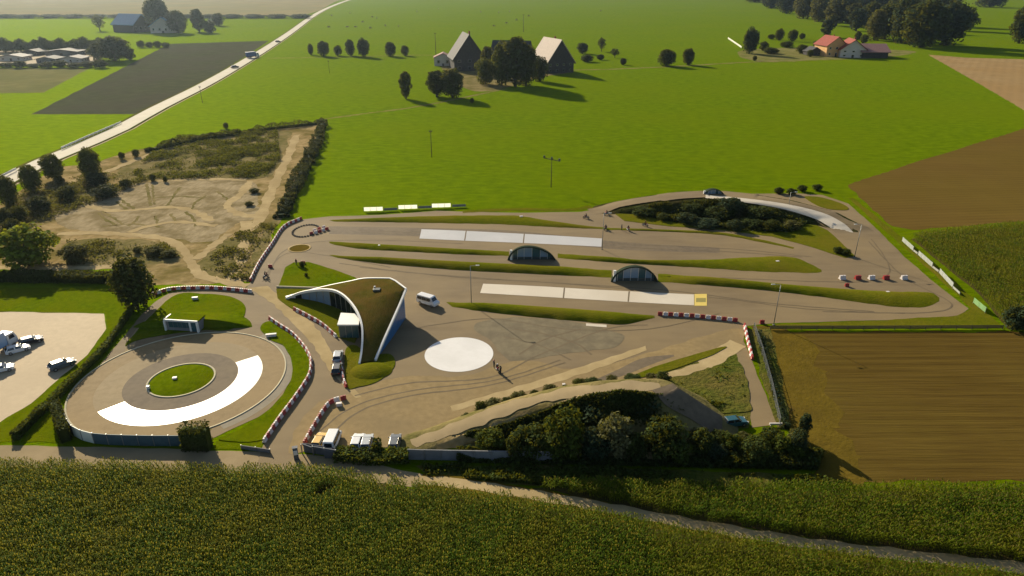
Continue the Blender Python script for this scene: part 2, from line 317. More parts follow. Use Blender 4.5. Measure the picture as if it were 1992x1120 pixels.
def offset(P, wdt):
    P = np.array(P, float); T = np.gradient(P, axis=0); T /= np.linalg.norm(T, axis=1)[:, None]+1e-9
    N = np.stack([-T[:, 1], T[:, 0]], 1); w_ = np.broadcast_to(np.asarray(wdt, float).reshape(-1, 1), (len(P), 1))
    return P+N*w_/2, P-N*w_/2
def ribbon(name, path, width, mat, z=0.05, hf=None, n=60, wobble=0.12, kind='structure', zs=None):
    g = path if isinstance(path, np.ndarray) else [G(*p) if not hf else GT(*p, hf) for p in cat(path, 8)]
    g = resample(g, n); a, b = offset(g, width)
    return strip(name, a, b, mat, z=z, n=n, m=3, hf=hf, kind=kind, smooth=False, px=False, wobble=wobble)
def disc(name, c, r, z, mat, r0=0.0, a0=0, a1=360, n=96, rz=0.0):
    V, Fs = [], []
    for k in range(n+1):
        a = math.radians(a0+(a1-a0)*k/n)
        for rr in (r0, r): V.append((c[0]+rr*math.cos(a), c[1]+rr*math.sin(a), z))
    for k in range(n): Fs.append((2*k, 2*k+1, 2*k+3, 2*k+2))
    o = link(name, np_mesh(name, V, Fs, mat)); tag(o, kind='structure'); return o

# ------------------------------------------------------------------ ground, fields, roads
GR = np_mesh('ground', [(-2800, -300, 0), (2800, -300, 0), (2800, 3400, 0), (-2800, 3400, 0)], [(0, 1, 2, 3)], 'meadow')
tag(link('ground', GR), kind='structure')
NS = dict(smooth=False, wobble=0.3)
sheet('tan_field', [(-420, 30), (590, 30), (622, 20), (650, 4), (690, -10), (700, -18), (-420, -18)], 0.012, 'far_field', **NS)
sheet('dark_field', [(62, 222), (200, 152), (330, 85), (523, 79), (480, 108), (400, 155), (330, 192), (278, 222)], 0.012, 'ploughed_dark', **NS)
sheet('pale_field', [(-200, 134), (175, 132), (85, 180), (-200, 184)], 0.012, 'pale_field', **NS)
sheet('nursery_yard', [(-160, 98), (205, 98), (180, 126), (-160, 128)], 0.014, 'lane', **NS)
sheet('stubble_field_far', [(1805, 106), (1880, 112), (2300, 124), (2500, 330), (1992, 214), (1900, 160)], 0.012, 'tan_field', **NS)
sheet('stubble_field_mid', [(1648, 360), (1760, 322), (1992, 250), (2250, 175), (2400, 420), (1992, 430), (1780, 447), (1735, 440), (1690, 400)], 0.014, 'stubble_far', **NS)
sheet('stubble_field_near', [(1466, 645), (1950, 645), (2300, 645), (2300, 936), (1600, 936), (1570, 880), (1520, 800)], 0.014, 'stubble', **NS)
sheet('stubble_headland', [(1470, 647), (1560, 648), (1600, 720), (1625, 800), (1650, 870), (1690, 930), (1600, 933), (1560, 850), (1515, 760)], 0.022, 'headland', wobble=1.1)
sheet('dirt_ground', [(-160, 520), (-160, 440), (0, 395), (112, 325), (180, 318), (260, 292), (420, 268), (520, 252), (600, 240), (632, 236), (600, 310), (568, 372), (545, 425), (520, 480), (484, 548), (300, 556), (220, 524)], 0.012, 'dirt', smooth=False, wobble=0.5)
sheet('dirt_basin', [(115, 400), (200, 372), (300, 352), (470, 350), (500, 372), (500, 420), (450, 440), (410, 470), (300, 460), (180, 450), (120, 440)], 0.022, 'dirt_grey', wobble=0.6)
sheet('scrub_ground', [(350, 268), (450, 262), (540, 255), (565, 262), (545, 310), (515, 346), (370, 348), (310, 350), (240, 352), (230, 330), (300, 295)], 0.03, 'weedy', wobble=0.7)
sheet('weedy_ground', [(130, 470), (260, 465), (320, 475), (350, 492), (340, 508), (240, 515), (130, 515)], 0.03, 'weedy', wobble=0.7)
sheet('weedy_ground', [(385, 520), (420, 478), (460, 462), (468, 490), (455, 530), (420, 540), (395, 535)], 0.03, 'weedy', wobble=0.7)
sheet('weedy_ground', [(30, 400), (120, 372), (200, 365), (190, 385), (110, 405), (40, 425), (0, 430)], 0.03, 'weedy', wobble=0.7)
sheet('weedy_ground', [(500, 470), (530, 430), (545, 427), (520, 475), (490, 540), (478, 540)], 0.03, 'weedy', wobble=0.4)
for k, pth in enumerate([[(225, 392), (240, 402), (252, 410)], [(236, 388), (252, 400), (262, 408)], [(284, 358), (288, 378), (292, 400)], [(297, 358), (298, 378), (300, 398)], [(350, 364), (338, 382), (324, 400)], [(200, 410), (220, 424), (240, 436)], [(190, 414), (208, 428), (228, 440)], [(300, 420), (305, 430), (306, 440)], [(330, 416), (338, 426), (340, 436)], [(270, 420), (262, 430), (250, 440)], [(360, 412), (375, 425), (380, 440)], [(400, 380), (380, 395), (372, 410)], [(420, 372), (440, 385), (452, 398)], [(300, 385), (340, 382), (400, 384)], [(200, 440), (260, 436), (320, 442)]]):
    ribbon('dirt_rut', pth, 0.9, 'weedy', z=0.034+0.002*(k % 4), n=30, wobble=0.25)
TRK = 0
for pth, wd in [([(112, 455), (180, 453), (260, 457), (320, 465), (355, 484), (372, 512), (392, 536), (430, 546), (482, 556)], 2.8), ([(-120, 522), (0, 521), (120, 522), (232, 518)], 2.6),
                ([(577, 262), (562, 300), (540, 345), (520, 390), (508, 420), (495, 440), (470, 452)], [3.4]*60), ([(487, 352), (468, 378), (442, 400), (470, 418), (505, 420)], 3.0),
                ([(150, 390), (190, 406), (240, 410), (330, 403), (380, 412), (412, 430)], 2.4), ([(480, 430), (476, 470), (466, 512), (452, 548)], 3.0), ([(445, 455), (412, 480), (380, 505)], 2.4),
                ([(305, 352), (400, 349), (480, 349)], 3.0), ([(420, 440), (350, 432), (290, 440), (250, 452)], 2.2), ([(190, 330), (150, 350), (90, 372)], 3.0), ([(330, 285), (280, 305), (230, 325), (205, 335)], 3.0)]:
    ribbon('dirt_track', pth, wd, 'track_pale', z=0.045+0.004*TRK, wobble=0.35); TRK += 1
RD = [(-160, 455), (-60, 388), (0, 355), (110, 302), (210, 262), (300, 213), (400, 163), (495, 108), (560, 66), (610, 30), (650, 10), (700, -6), (760, -14)]
ribbon('country_road', RD, [9.0]*100, 'country_road', z=0.03, n=100, wobble=0)
gp = resample([G(*p) for p in cat(RD, 8)], 100); a_, b_ = offset(gp, 14.0); c_, d_ = offset(gp, 12.4)
strip('cycle_path', b_[:80], d_[:80], 'lane', z=0.03, n=80, m=1, smooth=False, px=False)
e_, f_ = offset(gp, 9.6); strip('road_ditch', d_[:90], f_[:90], 'bank', z=0.026, n=90, m=1, smooth=False, px=False); strip('road_ditch', c_[:90], e_[:90], 'rough_grass', z=0.026, n=90, m=1, smooth=False, px=False)
for pth, wd in [([(628, 232), (700, 222), (780, 212), (840, 202), (900, 190), (985, 172)], 3.0), ([(520, 113), (600, 112), (700, 110), (800, 107), (880, 108)], 4.0),
                ([(1110, 136), (1200, 134), (1330, 128), (1450, 121), (1600, 116), (1700, 112), (1770, 104)], 5.0)]:
    ribbon('farm_track', pth, wd, 'grass_track', z=0.03, wobble=0.4)
sheet('farm_yard', [(860, 128), (930, 118), (1000, 120), (1080, 130), (1110, 140), (1050, 150), (960, 176), (900, 170)], 0.02, 'weedy', wobble=0.8)
sheet('farm_yard', [(1440, 98), (1600, 92), (1760, 98), (1770, 104), (1650, 113), (1480, 120)], 0.02, 'grass_track', wobble=0.8)

# test grounds
sheet('asphalt_apron', [(560, 430), (640, 421), (740, 418), (850, 410), (1000, 414), (1130, 412), (1195, 400), (1260, 388), (1330, 377), (1450, 377), (1550, 376), (1600, 379), (1650, 396), (1700, 440), (1760, 500), (1830, 560), (1884, 600), (1866, 613), (1800, 620), (1500, 629), (1446, 634), (1448, 665), (1470, 720), (1512, 826),
      (1462, 831), (1450, 760), (1430, 705), (1330, 705), (1240, 742), (1000, 800), (890, 838), (800, 868), (700, 872), (588, 868), (560, 905), (500, 905), (514, 862), (560, 800), (600, 735), (606, 700), (565, 645), (520, 625), (480, 560), (495, 535), (520, 490), (545, 450)], 0.03, 'asphalt', smooth=False, wobble=0.08)
sheet('ring_apron', [(128, 805), (150, 770), (240, 655), (315, 578), (400, 562), (482, 560), (530, 600), (525, 640), (560, 700), (560, 750), (520, 800), (450, 835), (380, 862), (240, 866), (160, 850)], 0.036, 'asphalt', smooth=True, wobble=0.1)
sheet('service_lane', [(235, 700), (253, 655), (330, 575), (355, 566), (320, 600), (268, 660), (250, 690), (150, 790), (120, 800)], 0.041, 'lane', smooth=False)
sheet('parking_lot', [(-260, 600), (203, 610), (207, 640), (170, 690), (60, 785), (0, 822), (-260, 860)], 0.03, 'lot_concrete', smooth=False, wobble=0.05)
sheet('lower_pad', [(560, 880), (610, 790), (670, 770), (760, 735), (900, 730), (1010, 700), (1130, 720), (1250, 690), (1380, 650), (1440, 640), (1440, 680), (1350, 705), (1240, 740), (1000, 795), (890, 835), (800, 866), (640, 868)], 0.041, 'dust_pad', smooth=True, wobble=0.3)
sheet('patched_surface', [(940, 625), (1040, 618), (1150, 632), (1215, 655), (1190, 675), (1080, 692), (990, 700), (950, 660), (920, 640)], 0.047, 'patchy_asphalt', smooth=True, wobble=0.3)
strip('gravel_lane', [(876, 790), (960, 765), (1060, 735), (1160, 703), (1255, 672)], [(880, 800), (965, 778), (1065, 750), (1165, 717), (1258, 682)], 'track_pale', z=0.053, wobble=0.15)
strip('gravel_lane', [(485, 560), (540, 600), (600, 660), (640, 720), (690, 775)], [(520, 556), (570, 596), (625, 650), (662, 720), (705, 772)], 'track_pale', z=0.047, wobble=0.2)
strip('dark_strip', [(1150, 742), (1200, 720), (1250, 697), (1310, 690)], [(1170, 744), (1220, 728), (1270, 708), (1312, 693)], 'asphalt_dark', z=0.05)  # strip of darker asphalt on the pad
strip('skid_track', [(640, 440), (800, 443), (1000, 449), (1200, 470), (1400, 482)], [(640, 455), (800, 459), (1000, 466), (1200, 485), (1400, 492)], 'asphalt_dark', z=0.0335)
sheet('south_road', [(-260, 864), (0, 866), (300, 872), (520, 880), (600, 884), (740, 905), (830, 925), (822, 950), (640, 928), (300, 915), (-260, 912)], 0.026, 'lane', smooth=False, wobble=0.08)
ribbon('path_verge', [(815, 938), (900, 946), (996, 962), (1146, 988), (1346, 1027), (1596, 1069), (1800, 1094), (1992, 1117), (2300, 1158)], 4.0, 'headland', z=0.029, wobble=0.3)
ribbon('gravel_path', [(815, 934), (900, 941), (996, 956), (1146, 981), (1346, 1019), (1596, 1060), (1800, 1084), (1992, 1106), (2300, 1145)], 2.0, 'track_pale', z=0.034, wobble=0.15)
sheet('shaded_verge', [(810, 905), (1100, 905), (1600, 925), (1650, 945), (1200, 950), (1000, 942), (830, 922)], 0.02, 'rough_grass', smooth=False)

for k, (pth, wd) in enumerate([([(700, 452), (900, 462), (1150, 478), (1420, 490), (1560, 500)], 0.35), ([(700, 448), (900, 457), (1150, 472), (1420, 484), (1580, 500)], 0.3), ([(660, 512), (800, 530), (1000, 545), (1300, 565), (1500, 590), (1700, 606)], 0.35), ([(700, 520), (900, 540), (1100, 552), (1400, 580), (1560, 600), (1760, 610)], 0.3), ([(800, 640), (860, 630), (960, 620), (1100, 640), (1260, 640), (1400, 610)], 0.3),
        ([(690, 770), (800, 745), (950, 735), (1050, 690), (1180, 640), (1260, 632)], 0.35), ([(640, 850), (700, 800), (800, 770), (960, 748), (1100, 705)], 0.35), ([(620, 840), (690, 790), (800, 760), (960, 740), (1090, 700)], 0.3), ([(1600, 400), (1680, 450), (1730, 520), (1700, 545), (1600, 548), (1400, 540)], 0.3), ([(1690, 470), (1760, 540), (1850, 590), (1800, 608), (1600, 606)], 0.35), ([(520, 540), (550, 490), (620, 470), (760, 468), (900, 474)], 0.35), ([(510, 548), (545, 500), (600, 492), (760, 520)], 0.3), ([(1000, 640), (1060, 650), (1120, 668), (1150, 690)], 0.4), ([(1010, 690), (1060, 660), (1130, 640)], 0.4), ([(980, 655), (1050, 672), (1110, 700)], 0.3)]):
    ribbon('tyre_mark', pth, wd, 'tyre_mark', z=0.0545+0.0006*(k % 5), n=90, wobble=0.05)
C = (-61.0, 107.7)
disc('ring_track', C, 18.3, 0.047, 'ring_tarmac')
disc('ring_lane', C, 14.3, 0.053, 'asphalt_ring', 9.8)
disc('ring_inner_lane', C, 9.8, 0.053, 'asphalt_dark', 5.8)
disc('low_friction_ring', C, 14.2, 0.060, 'white_surface', 9.85, -134, 39)
def kerb_ring(name, c, r, wd, h, z, mat='kerb', a0=0, a1=360, n=72):
    V, Fs = [], []
    for k in range(n+1):
        a = math.radians(a0+(a1-a0)*k/n)
        for rr, zz in ((r, z), (r, z+h), (r+wd, z+h), (r+wd, z)): V.append((c[0]+rr*math.cos(a), c[1]+rr*math.sin(a), zz))
    for k in range(n):
        for j in range(3): Fs.append((4*k+j, 4*k+j+1, 4*k+j+5, 4*k+j+4))
    o = link(name, np_mesh(name, V, Fs, mat)); tag(o, kind='structure')
disc('kerb_path', C, 20.2, 0.0445, 'kerb_path', 18.55, -48, 62)
kerb_ring('kerb', C, 5.6, 0.35, 0.10, 0.05)
kerb_ring('kerb', C, 18.3, 0.3, 0.10, 0.03)
def dome_disc(name, c, r, h, mat, z=0.05, ry=None):
    V, Fs = [(c[0], c[1], z+h)], []; ry = ry or r
    for i in range(1, 7):
        for k in range(48):
            a = 2*math.pi*k/48; q = i/6; V.append((c[0]+r*q*math.cos(a), c[1]+ry*q*math.sin(a), z+h*(1-q**2.5)))
    for k in range(48): Fs.append((0, 1+k, 1+(k+1) % 48, 1+(k+1) % 48))
    T = [(0, 1+k, 1+(k+1) % 48) for k in range(48)]
    for i in range(5):
        for k in range(48):
            a, b = 1+i*48+k, 1+i*48+(k+1) % 48; T += [(a, a+48, b+48), (a, b+48, b)]
    o = link(name, np_mesh(name, V, T, mat, True)); tag(o, kind='structure'); return o
dome_disc('ring_island', C, 5.6, 0.35, 'lawn')
WC = G(893, 688.5); disc('low_friction_circle', WC, 6.75, 0.058, 'white_surface', n=96)
for nm, U, Lw, mt in [('low_friction_lane', [(820, 446), (900, 449), (1000, 454), (1090, 459), (1171, 464)], [(816, 464), (900, 468), (1000, 472), (1090, 476), (1170, 480)], 'grey_surface'),
                      ('low_friction_lane', [(940, 552), (1050, 557), (1150, 563), (1250, 568), (1350, 573)], [(934, 570), (1050, 577), (1150, 583), (1250, 589), (1350, 594)], 'pale_surface')]:
    strip(nm, U, Lw, mt, z=0.058, m=1)
for x0, y0, x1, y1 in [(907, 449, 904, 468), (1020, 455, 1018, 473), (1098, 560, 1096, 580), (1224, 567, 1222, 587)]:
    a, b = G(x0, y0), G(x1, y1); tag(MB().box((a[0]+b[0])/2, (a[1]+b[1])/2, 0.056, 0.35, math.dist(a, b), 0.006, math.atan2(a[1]-b[1], a[0]-b[0])-math.pi/2).build('drain_joint', 'asphalt_dark'), kind='structure')
strip('yellow_mat', [(1351, 572), (1375, 572)], [(1351, 595), (1375, 595)], 'yellow_mat', z=0.07, n=2, m=1, smooth=False)
strip('mat_inset', [(1354, 580), (1373, 580)], [(1354, 588), (1373, 588)], 'olive_mat', z=0.078, n=2, m=1, smooth=False)
strip('water_outlet_slab', [(1140, 629), (1180, 632)], [(1140, 634), (1180, 637)], 'pale_surface', z=0.07, n=2, m=1, smooth=False)
RB = G(583, 483); disc('painted_roundabout', RB, 2.6, 0.055, 'headland'); kerb_ring('kerb', RB, 2.6, 0.5, 0.04, 0.04, 'track_pale')

# verges and lawn islands
VER = [([(640, 428), (740, 424), (850, 420), (960, 419), (1010, 420), (1060, 428), (1130, 438), (1180, 443)], [(650, 431), (740, 432), (850, 434), (960, 436), (1010, 438), (1060, 441), (1130, 444), (1180, 446)], 0.5),
       ([(1180, 443), (1300, 447), (1400, 452), (1480, 466), (1545, 481)], [(1180, 447), (1300, 451), (1400, 457), (1480, 471), (1543, 484)], 0.25),
       ([(640, 470), (680, 472), (800, 479), (900, 485), (990, 489)], [(642, 474), (700, 484), (800, 490), (900, 495), (990, 498)], 0.55),
       ([(1085, 493), (1200, 502), (1250, 507), (1380, 505), (1470, 500), (1540, 500), (1580, 515), (1598, 525)], [(1085, 502), (1200, 511), (1250, 514), (1380, 522), (1470, 528), (1540, 530), (1585, 531), (1598, 529)], 0.6),
       ([(640, 496), (700, 500), (800, 505), (900, 510), (1000, 515), (1100, 520), (1190, 526)], [(650, 500), (700, 508), (800, 518), (900, 526), (1000, 531), (1100, 536), (1190, 540)], 0.9),
       ([(1280, 532), (1400, 542), (1500, 552), (1600, 560), (1700, 566), (1780, 568), (1815, 570), (1827, 580)], [(1280, 548), (1400, 557), (1500, 566), (1600, 578), (1700, 592), (1760, 598), (1800, 597), (1827, 586)], 0.9),
       ([(868, 588), (950, 591), (1050, 597), (1150, 604), (1220, 610), (1273, 614)], [(880, 597), (950, 607), (1050, 618), (1150, 627), (1210, 631), (1273, 618)], 0.9)]
for U, Lw, h in VER: strip('grass_verge', U, Lw, 'verge_grass', h=h, z=0.05, n=70, m=8, wobble=0.12)
def island(name, pts, mat='lawn', z=0.14, **k): return sheet(name, pts, z, mat, thick=0.14, **k)
island('lawn', [(543, 556), (555, 520), (572, 511), (600, 510), (650, 525), (690, 540), (700, 546), (640, 556), (600, 561)], smooth=False, wobble=0.06)
island('lawn', [(538, 562), (620, 563), (690, 600), (700, 640), (690, 668), (655, 655), (600, 618), (560, 596), (540, 580)], mat='verge_grass', smooth=False, wobble=0.06)
island('lawn', [(672, 685), (690, 672), (720, 690), (760, 690), (768, 712), (735, 742), (700, 752), (673, 752)], mat='verge_grass', smooth=True, wobble=0.06)
island('kiosk_lawn', [(243, 672), (262, 650), (335, 578), (400, 572), (455, 580), (478, 598), (470, 622), (452, 640), (430, 644), (400, 642), (330, 650), (300, 655), (262, 664)], smooth=True, wobble=0.1)
island('lawn', [(508, 640), (515, 628), (535, 628), (570, 655), (600, 692), (602, 730), (575, 770), (540, 815), (512, 856), (425, 856), (470, 835), (530, 790), (562, 750), (568, 710), (552, 675), (525, 660)], smooth=True, wobble=0.08)
sheet('road_verge', [(420, 858), (512, 858), (508, 878), (420, 872)], 0.05, 'lawn', smooth=False)
sheet('lot_lawn', [(-200, 560), (235, 560), (250, 590), (210, 610), (-200, 603)], 0.03, 'lawn', smooth=False)
sheet('lot_verge', [(207, 612), (250, 592), (262, 600), (200, 700), (30, 858), (-40, 862), (-100, 862), (-100, 850), (0, 822), (60, 785), (170, 690), (208, 640)], 0.04, 'lawn', smooth=False)
sheet('corner_lawn', [(40, 860), (105, 795), (125, 800), (135, 862)], 0.045, 'lawn', smooth=False)
sheet('boundary_verge', [(1500, 632), (1700, 624), (1860, 614), (1890, 600), (1780, 500), (1700, 430), (1650, 385), (1660, 385), (1790, 490), (1905, 590), (1950, 638), (1500, 640)], 0.034, 'verge_grass', smooth=False)
island('lawn', [(1565, 383), (1600, 385), (1640, 398), (1650, 408), (1620, 408), (1590, 400)], mat='verge_grass', wobble=0.08)
sheet('rough_ground', [(1236, 746), (1300, 716), (1432, 688), (1448, 735), (1460, 800), (1456, 832), (1390, 836), (1330, 790)], 0.0445, 'rough_grass', smooth=False, wobble=0.1)
sheet('rough_ground', [(1450, 640), (1500, 640), (1540, 835), (1512, 835), (1468, 690)], 0.026, 'rough_grass', smooth=False, wobble=0.2)
ribbon('sand_path', [(1262, 737), (1310, 728), (1350, 717), (1392, 697), (1436, 668)], [2.4]*30+[3.6]*30, 'track_pale', z=0.056, wobble=0.25)
island('mound_lawn', [(1312, 744), (1364, 731), (1434, 703), (1450, 735), (1462, 790), (1450, 802), (1392, 804), (1340, 775)], mat='rough_grass', wobble=0.2)
island('lawn_sliver', [(1240, 728), (1300, 706), (1404, 676), (1400, 684), (1340, 708), (1290, 724), (1250, 734)], mat='verge_grass', wobble=0.08)
island('lawn', [(1190, 412), (1240, 402), (1320, 415), (1450, 420), (1560, 425), (1610, 448), (1650, 485), (1662, 498), (1645, 502), (1570, 478), (1500, 460), (1400, 447), (1300, 440), (1215, 430)], mat='verge_grass', smooth=False, z=0.1, wobble=0.08)
ribbon('meadow_strip', [(900, 412), (1000, 407), (1100, 408), (1150, 402)], 2.6, 'verge_grass', z=0.05)

# raised banks
def ridge_fn(R, half, slope):
    P = np.array([(*G(x, y, z), z) for x, y, z in R]); P = resample(P, 160)
    def f(x, y):
        d = np.hypot(P[:, 0]-x, P[:, 1]-y); return float((P[:, 2]-np.maximum(0, d-half)*slope).max())
    f.P = P; return f
def bank(name, f, mat, pad, res=0.55, z0=0.02):
    P = f.P; x0, x1, y0, y1 = P[:, 0].min()-pad, P[:, 0].max()+pad, P[:, 1].min()-pad, P[:, 1].max()+pad
    nx, ny = int((x1-x0)/res), int((y1-y0)/res); V, H_ = [], []
    for j in range(ny+1):
        for i in range(nx+1):
            x, y = x0+(x1-x0)*i/nx, y0+(y1-y0)*j/ny; h = f(x, y)
            H_.append(h); V.append((x, y, max(h, -0.25)+z0))
    Fs = []
    for j in range(ny):
        for i in range(nx):
            q = (j*(nx+1)+i, j*(nx+1)+i+1, (j+1)*(nx+1)+i+1, (j+1)*(nx+1)+i)
            if max(H_[k] for k in q) > 0: Fs.append(q)
    o = link(name, np_mesh(name, V, Fs, mat, True)); tag(o, kind='structure'); return o
hillA = ridge_fn([(1150, 415, -.6), (1200, 403, .3), (1260, 392, 1.9), (1330, 382, 3.3), (1390, 379, 3.9), (1460, 386, 3.7), (1530, 397, 2.9), (1600, 416, 1.4), (1650, 442, 0), (1680, 470, -.8)], 5.2, 0.62)
bank('embankment', hillA, 'bank', 14)  # dark material carries the shade of the near slope in its colour
ribbon('banked_road', hillA.P[:, :2], [5.5]*30+[7]*20+[9]*20+[12]*50, 'asphalt', z=0.3, hf=hillA, wobble=0, n=120)
strip('low_friction_bend', [(1372, 381), (1450, 388), (1530, 399), (1600, 416), (1640, 436), (1660, 452)], [(1372, 387), (1450, 396), (1520, 408), (1578, 425), (1610, 440), (1628, 452)], 'pale_surface', z=0.38, m=6, n=90, hf=hillA)
hillB = ridge_fn([(800, 862, 0), (850, 848, .3), (900, 830, 1), (960, 808, 2), (1030, 786, 3.2), (1110, 766, 4.8), (1180, 756, 6), (1240, 753, 6.3), (1285, 753, 6.1), (1320, 776, 4.2), (1360, 802, 2.2), (1405, 830, 0)], 2.6, 0.72)
bank('ramp_mound', hillB, 'weedy', 12)
strip('ramp_shoulder', [(850, 856), (930, 836), (1000, 810), (1080, 784), (1150, 764), (1285, 757)], [(850, 870), (930, 864), (1000, 850), (1080, 818), (1150, 780), (1285, 771)], 'dirt', z=0.09, hf=hillB, m=12, n=120, wobble=0.5)
ribbon('ramp_track', [(800, 862), (850, 846), (900, 827), (960, 804), (1030, 781), (1110, 763), (1180, 755), (1240, 752), (1285, 753)], 2.8, 'lane', z=0.13, hf=hillB, wobble=0.3, n=120)
ribbon('ramp_descent', [(1288, 754), (1320, 776), (1360, 802), (1405, 830)], 4.6, 'asphalt_dark', z=0.2, hf=hillB, wobble=0, n=40)

# ------------------------------------------------------------------ trees, shrubs, hedges, maize
_lat = rng.random((64, 64))
def vnoise(X, Y, sc_):                                # smooth value noise in 0..1
    x, y = np.asarray(X)/sc_+500.3, np.asarray(Y)/sc_+500.7; xi, yi = np.floor(x).astype(int), np.floor(y).astype(int); fx, fy = x-xi, y-yi; fx, fy = fx*fx*(3-2*fx), fy*fy*(3-2*fy)
    g = lambda a, b: _lat[a % 64, b % 64]
    return (g(xi, yi)*(1-fx)+g(xi+1, yi)*fx)*(1-fy)+(g(xi, yi+1)*(1-fx)+g(xi+1, yi+1)*fx)*fy
def leaf_cloud(centers, normals, size, r):
    """one leaf quad per centre, facing roughly along its normal"""
    n = len(centers); nr = normals + r.normal(0, 0.55, (n, 3)); nr /= np.linalg.norm(nr, axis=1)[:, None]+1e-9
    t = r.normal(0, 1, (n, 3)); t -= (t*nr).sum(1)[:, None]*nr; t /= np.linalg.norm(t, axis=1)[:, None]+1e-9
    b = np.cross(nr, t); s = (size*r.uniform(0.6, 1.35, n))[:, None]; k = (0.55*s)
    V = np.stack([centers-t*s, centers-b*k+nr*k*0.25, centers+t*s, centers+b*k+nr*k*0.25], 1).reshape(-1, 3)
    return V, np.arange(4*n).reshape(-1, 4)
def make_tree(seed, style):
    r = np.random.default_rng(seed); mb = MB()
    cz0, cz1, rad, nl, npl, ls = dict(round=(0.03, 1.0, 3.6, 20, 180, 0.36), tall=(0.04, 1.0, 2.3, 17, 160, 0.32), conifer=(0.05, 1.0, 1.8, 0, 0, 0.28), bush=(0.02, 1.0, 5.2, 14, 170, 0.50), open=(0.22, 1.0, 3.2, 11, 120, 0.32))[style]
    Cn, Nn = [], []
    top = 9.6 if style == 'conifer' else 6.8
    mb.tube((0, 0, -0.2), (0.1, 0.05, top*0.45), 0.30, 0.20, 7); mb.tube((0.1, 0.05, top*0.44), (0, 0.1, top), 0.20, 0.05, 7)
    if style == 'conifer':
        for k in range(1700):
            z = 0.5+9.4*(r.random()**1.4); rr = 1.9*(1-z/10.2)*(0.75+0.25*math.sin(z*5.5)); a = r.uniform(0, 6.283); q = rr*math.sqrt(r.uniform(0.3, 1))
            Cn.append((q*math.cos(a), q*math.sin(a), z-0.15*q)); Nn.append((math.cos(a)*0.8, math.sin(a)*0.8, 0.7))
    else:
        zc = 10*(cz0+cz1)/2; hz = 10*(cz1-cz0)/2
        for k in range(nl):
            a = k*2.39996+r.uniform(-0.4, 0.4); v = 1-2*(k+0.5)/nl; q = math.sqrt(max(0, 1-v*v))
            lr = rad*r.uniform(0.36, 0.52); d = 0.66*r.uniform(0.8, 1.1)
            c = np.array([rad*q*d*math.cos(a), rad*q*d*math.sin(a), zc+hz*v*(0.68 if v > 0 else 0.82)]); lz = lr*min(1.15, hz/rad*1.0)
            if style != 'bush' or k % 2 == 0: mb.tube((0.05, 0.05, max(0.6, min(6.0, c[2]*0.55))), tuple(c), 0.12, 0.035, 5)
            u = r.normal(0, 1, (npl, 3)); u /= np.linalg.norm(u, axis=1)[:, None]; u[:, 2] = np.where((u[:, 2] < -0.35) & (r.random(npl) < 0.5), -u[:, 2], u[:, 2])
            p = c + u*np.array([lr, lr, lz])*r.uniform(0.55, 1.08, npl)[:, None]
            p[:, 2] = np.clip(p[:, 2], 0.15, 10.4); Cn += list(p); Nn += list(u+np.array([0, 0, 0.25]))
    V, Fq = leaf_cloud(np.array(Cn), np.array(Nn), ls, r)
    return mb.mesh('trunk', 'bark', True), np_mesh('crown', V, Fq, 'leaf_mid')
TREES = {st: [make_tree(100*i+k, st) for k in range(nv)] for i, (st, nv) in enumerate((('round', 4), ('tall', 2), ('conifer', 2), ('bush', 4), ('open', 2)))}
RADIUS = dict(round=3.9, tall=2.5, conifer=1.8, bush=5.6, open=3.3)
TREE_N = 0
def tree(x, yb, yt, wpx, style, lf, label, name='tree', cat='tree', group=None, z0=0.0, hf=None):
    global TREE_N; TREE_N += 1
    p = GT(x, yb, hf) if hf else G(x, yb, z0); z = max(0, hf(*p)) if hf else z0
    h = hgt(x, yb, yt, z); rw = wpx/2/ppm(x, yb); me = TREES[style][TREE_N % len(TREES[style])]
    o = empty(name, (p[0], p[1], z-0.02), random.uniform(0, 6.28)); sx = rw/RADIUS[style]; o.scale = (sx, sx, h/10.2)
    tag(o, label, cat, group)
    link('trunk', me[0], o); c = link('crown', me[1], o); c.material_slots[0].link = 'OBJECT'; c.material_slots[0].material = MATS[lf]
    return o
T = tree
ONES = 'first second third fourth fifth sixth seventh eighth ninth tenth eleventh twelfth thirteenth fourteenth fifteenth sixteenth seventeenth eighteenth nineteenth twentieth'.split()
def nth(i):                                           # 0 -> first
    if i < 20: return ONES[i]
    t, u = divmod(i+1, 10); tens = {2: 'twent', 3: 'thirt', 4: 'fort', 5: 'fift', 6: 'sixt'}[t]
    return tens+'ieth' if u == 0 else tens+'y-'+ONES[u-1]
T(268, 598, 497, 88, 'round', 'leaf_dark', 'large dark round tree beside the grass-backed kiosk')
T(58, 516, 440, 118, 'bush', 'leaf_light', 'big bright green bushy tree at the dirt ground edge', 'bushy_tree')
T(150, 508, 475, 60, 'bush', 'leaf_olive', 'low olive bush beside the bright green bushy tree', 'bush', 'bush')
T(30, 470, 425, 40, 'bush', 'leaf_blue', 'dark bush behind the bright green bushy tree', 'bush', 'bush')
for x, b, t_, w_, od in [(22, 402, 338, 40, 'third'), (66, 374, 318, 42, 'second'), (108, 350, 297, 44, 'first')]:
    T(x, b, t_, w_, 'round', 'leaf_mid', od+' dark roadside tree of the row, counted from the lone green tree', 'roadside_tree', group='roadside trees by the dirt ground')
T(181, 350, 284, 42, 'round', 'leaf_mid', 'green tree alone where the dirt track meets the country road', 'roadside_tree')
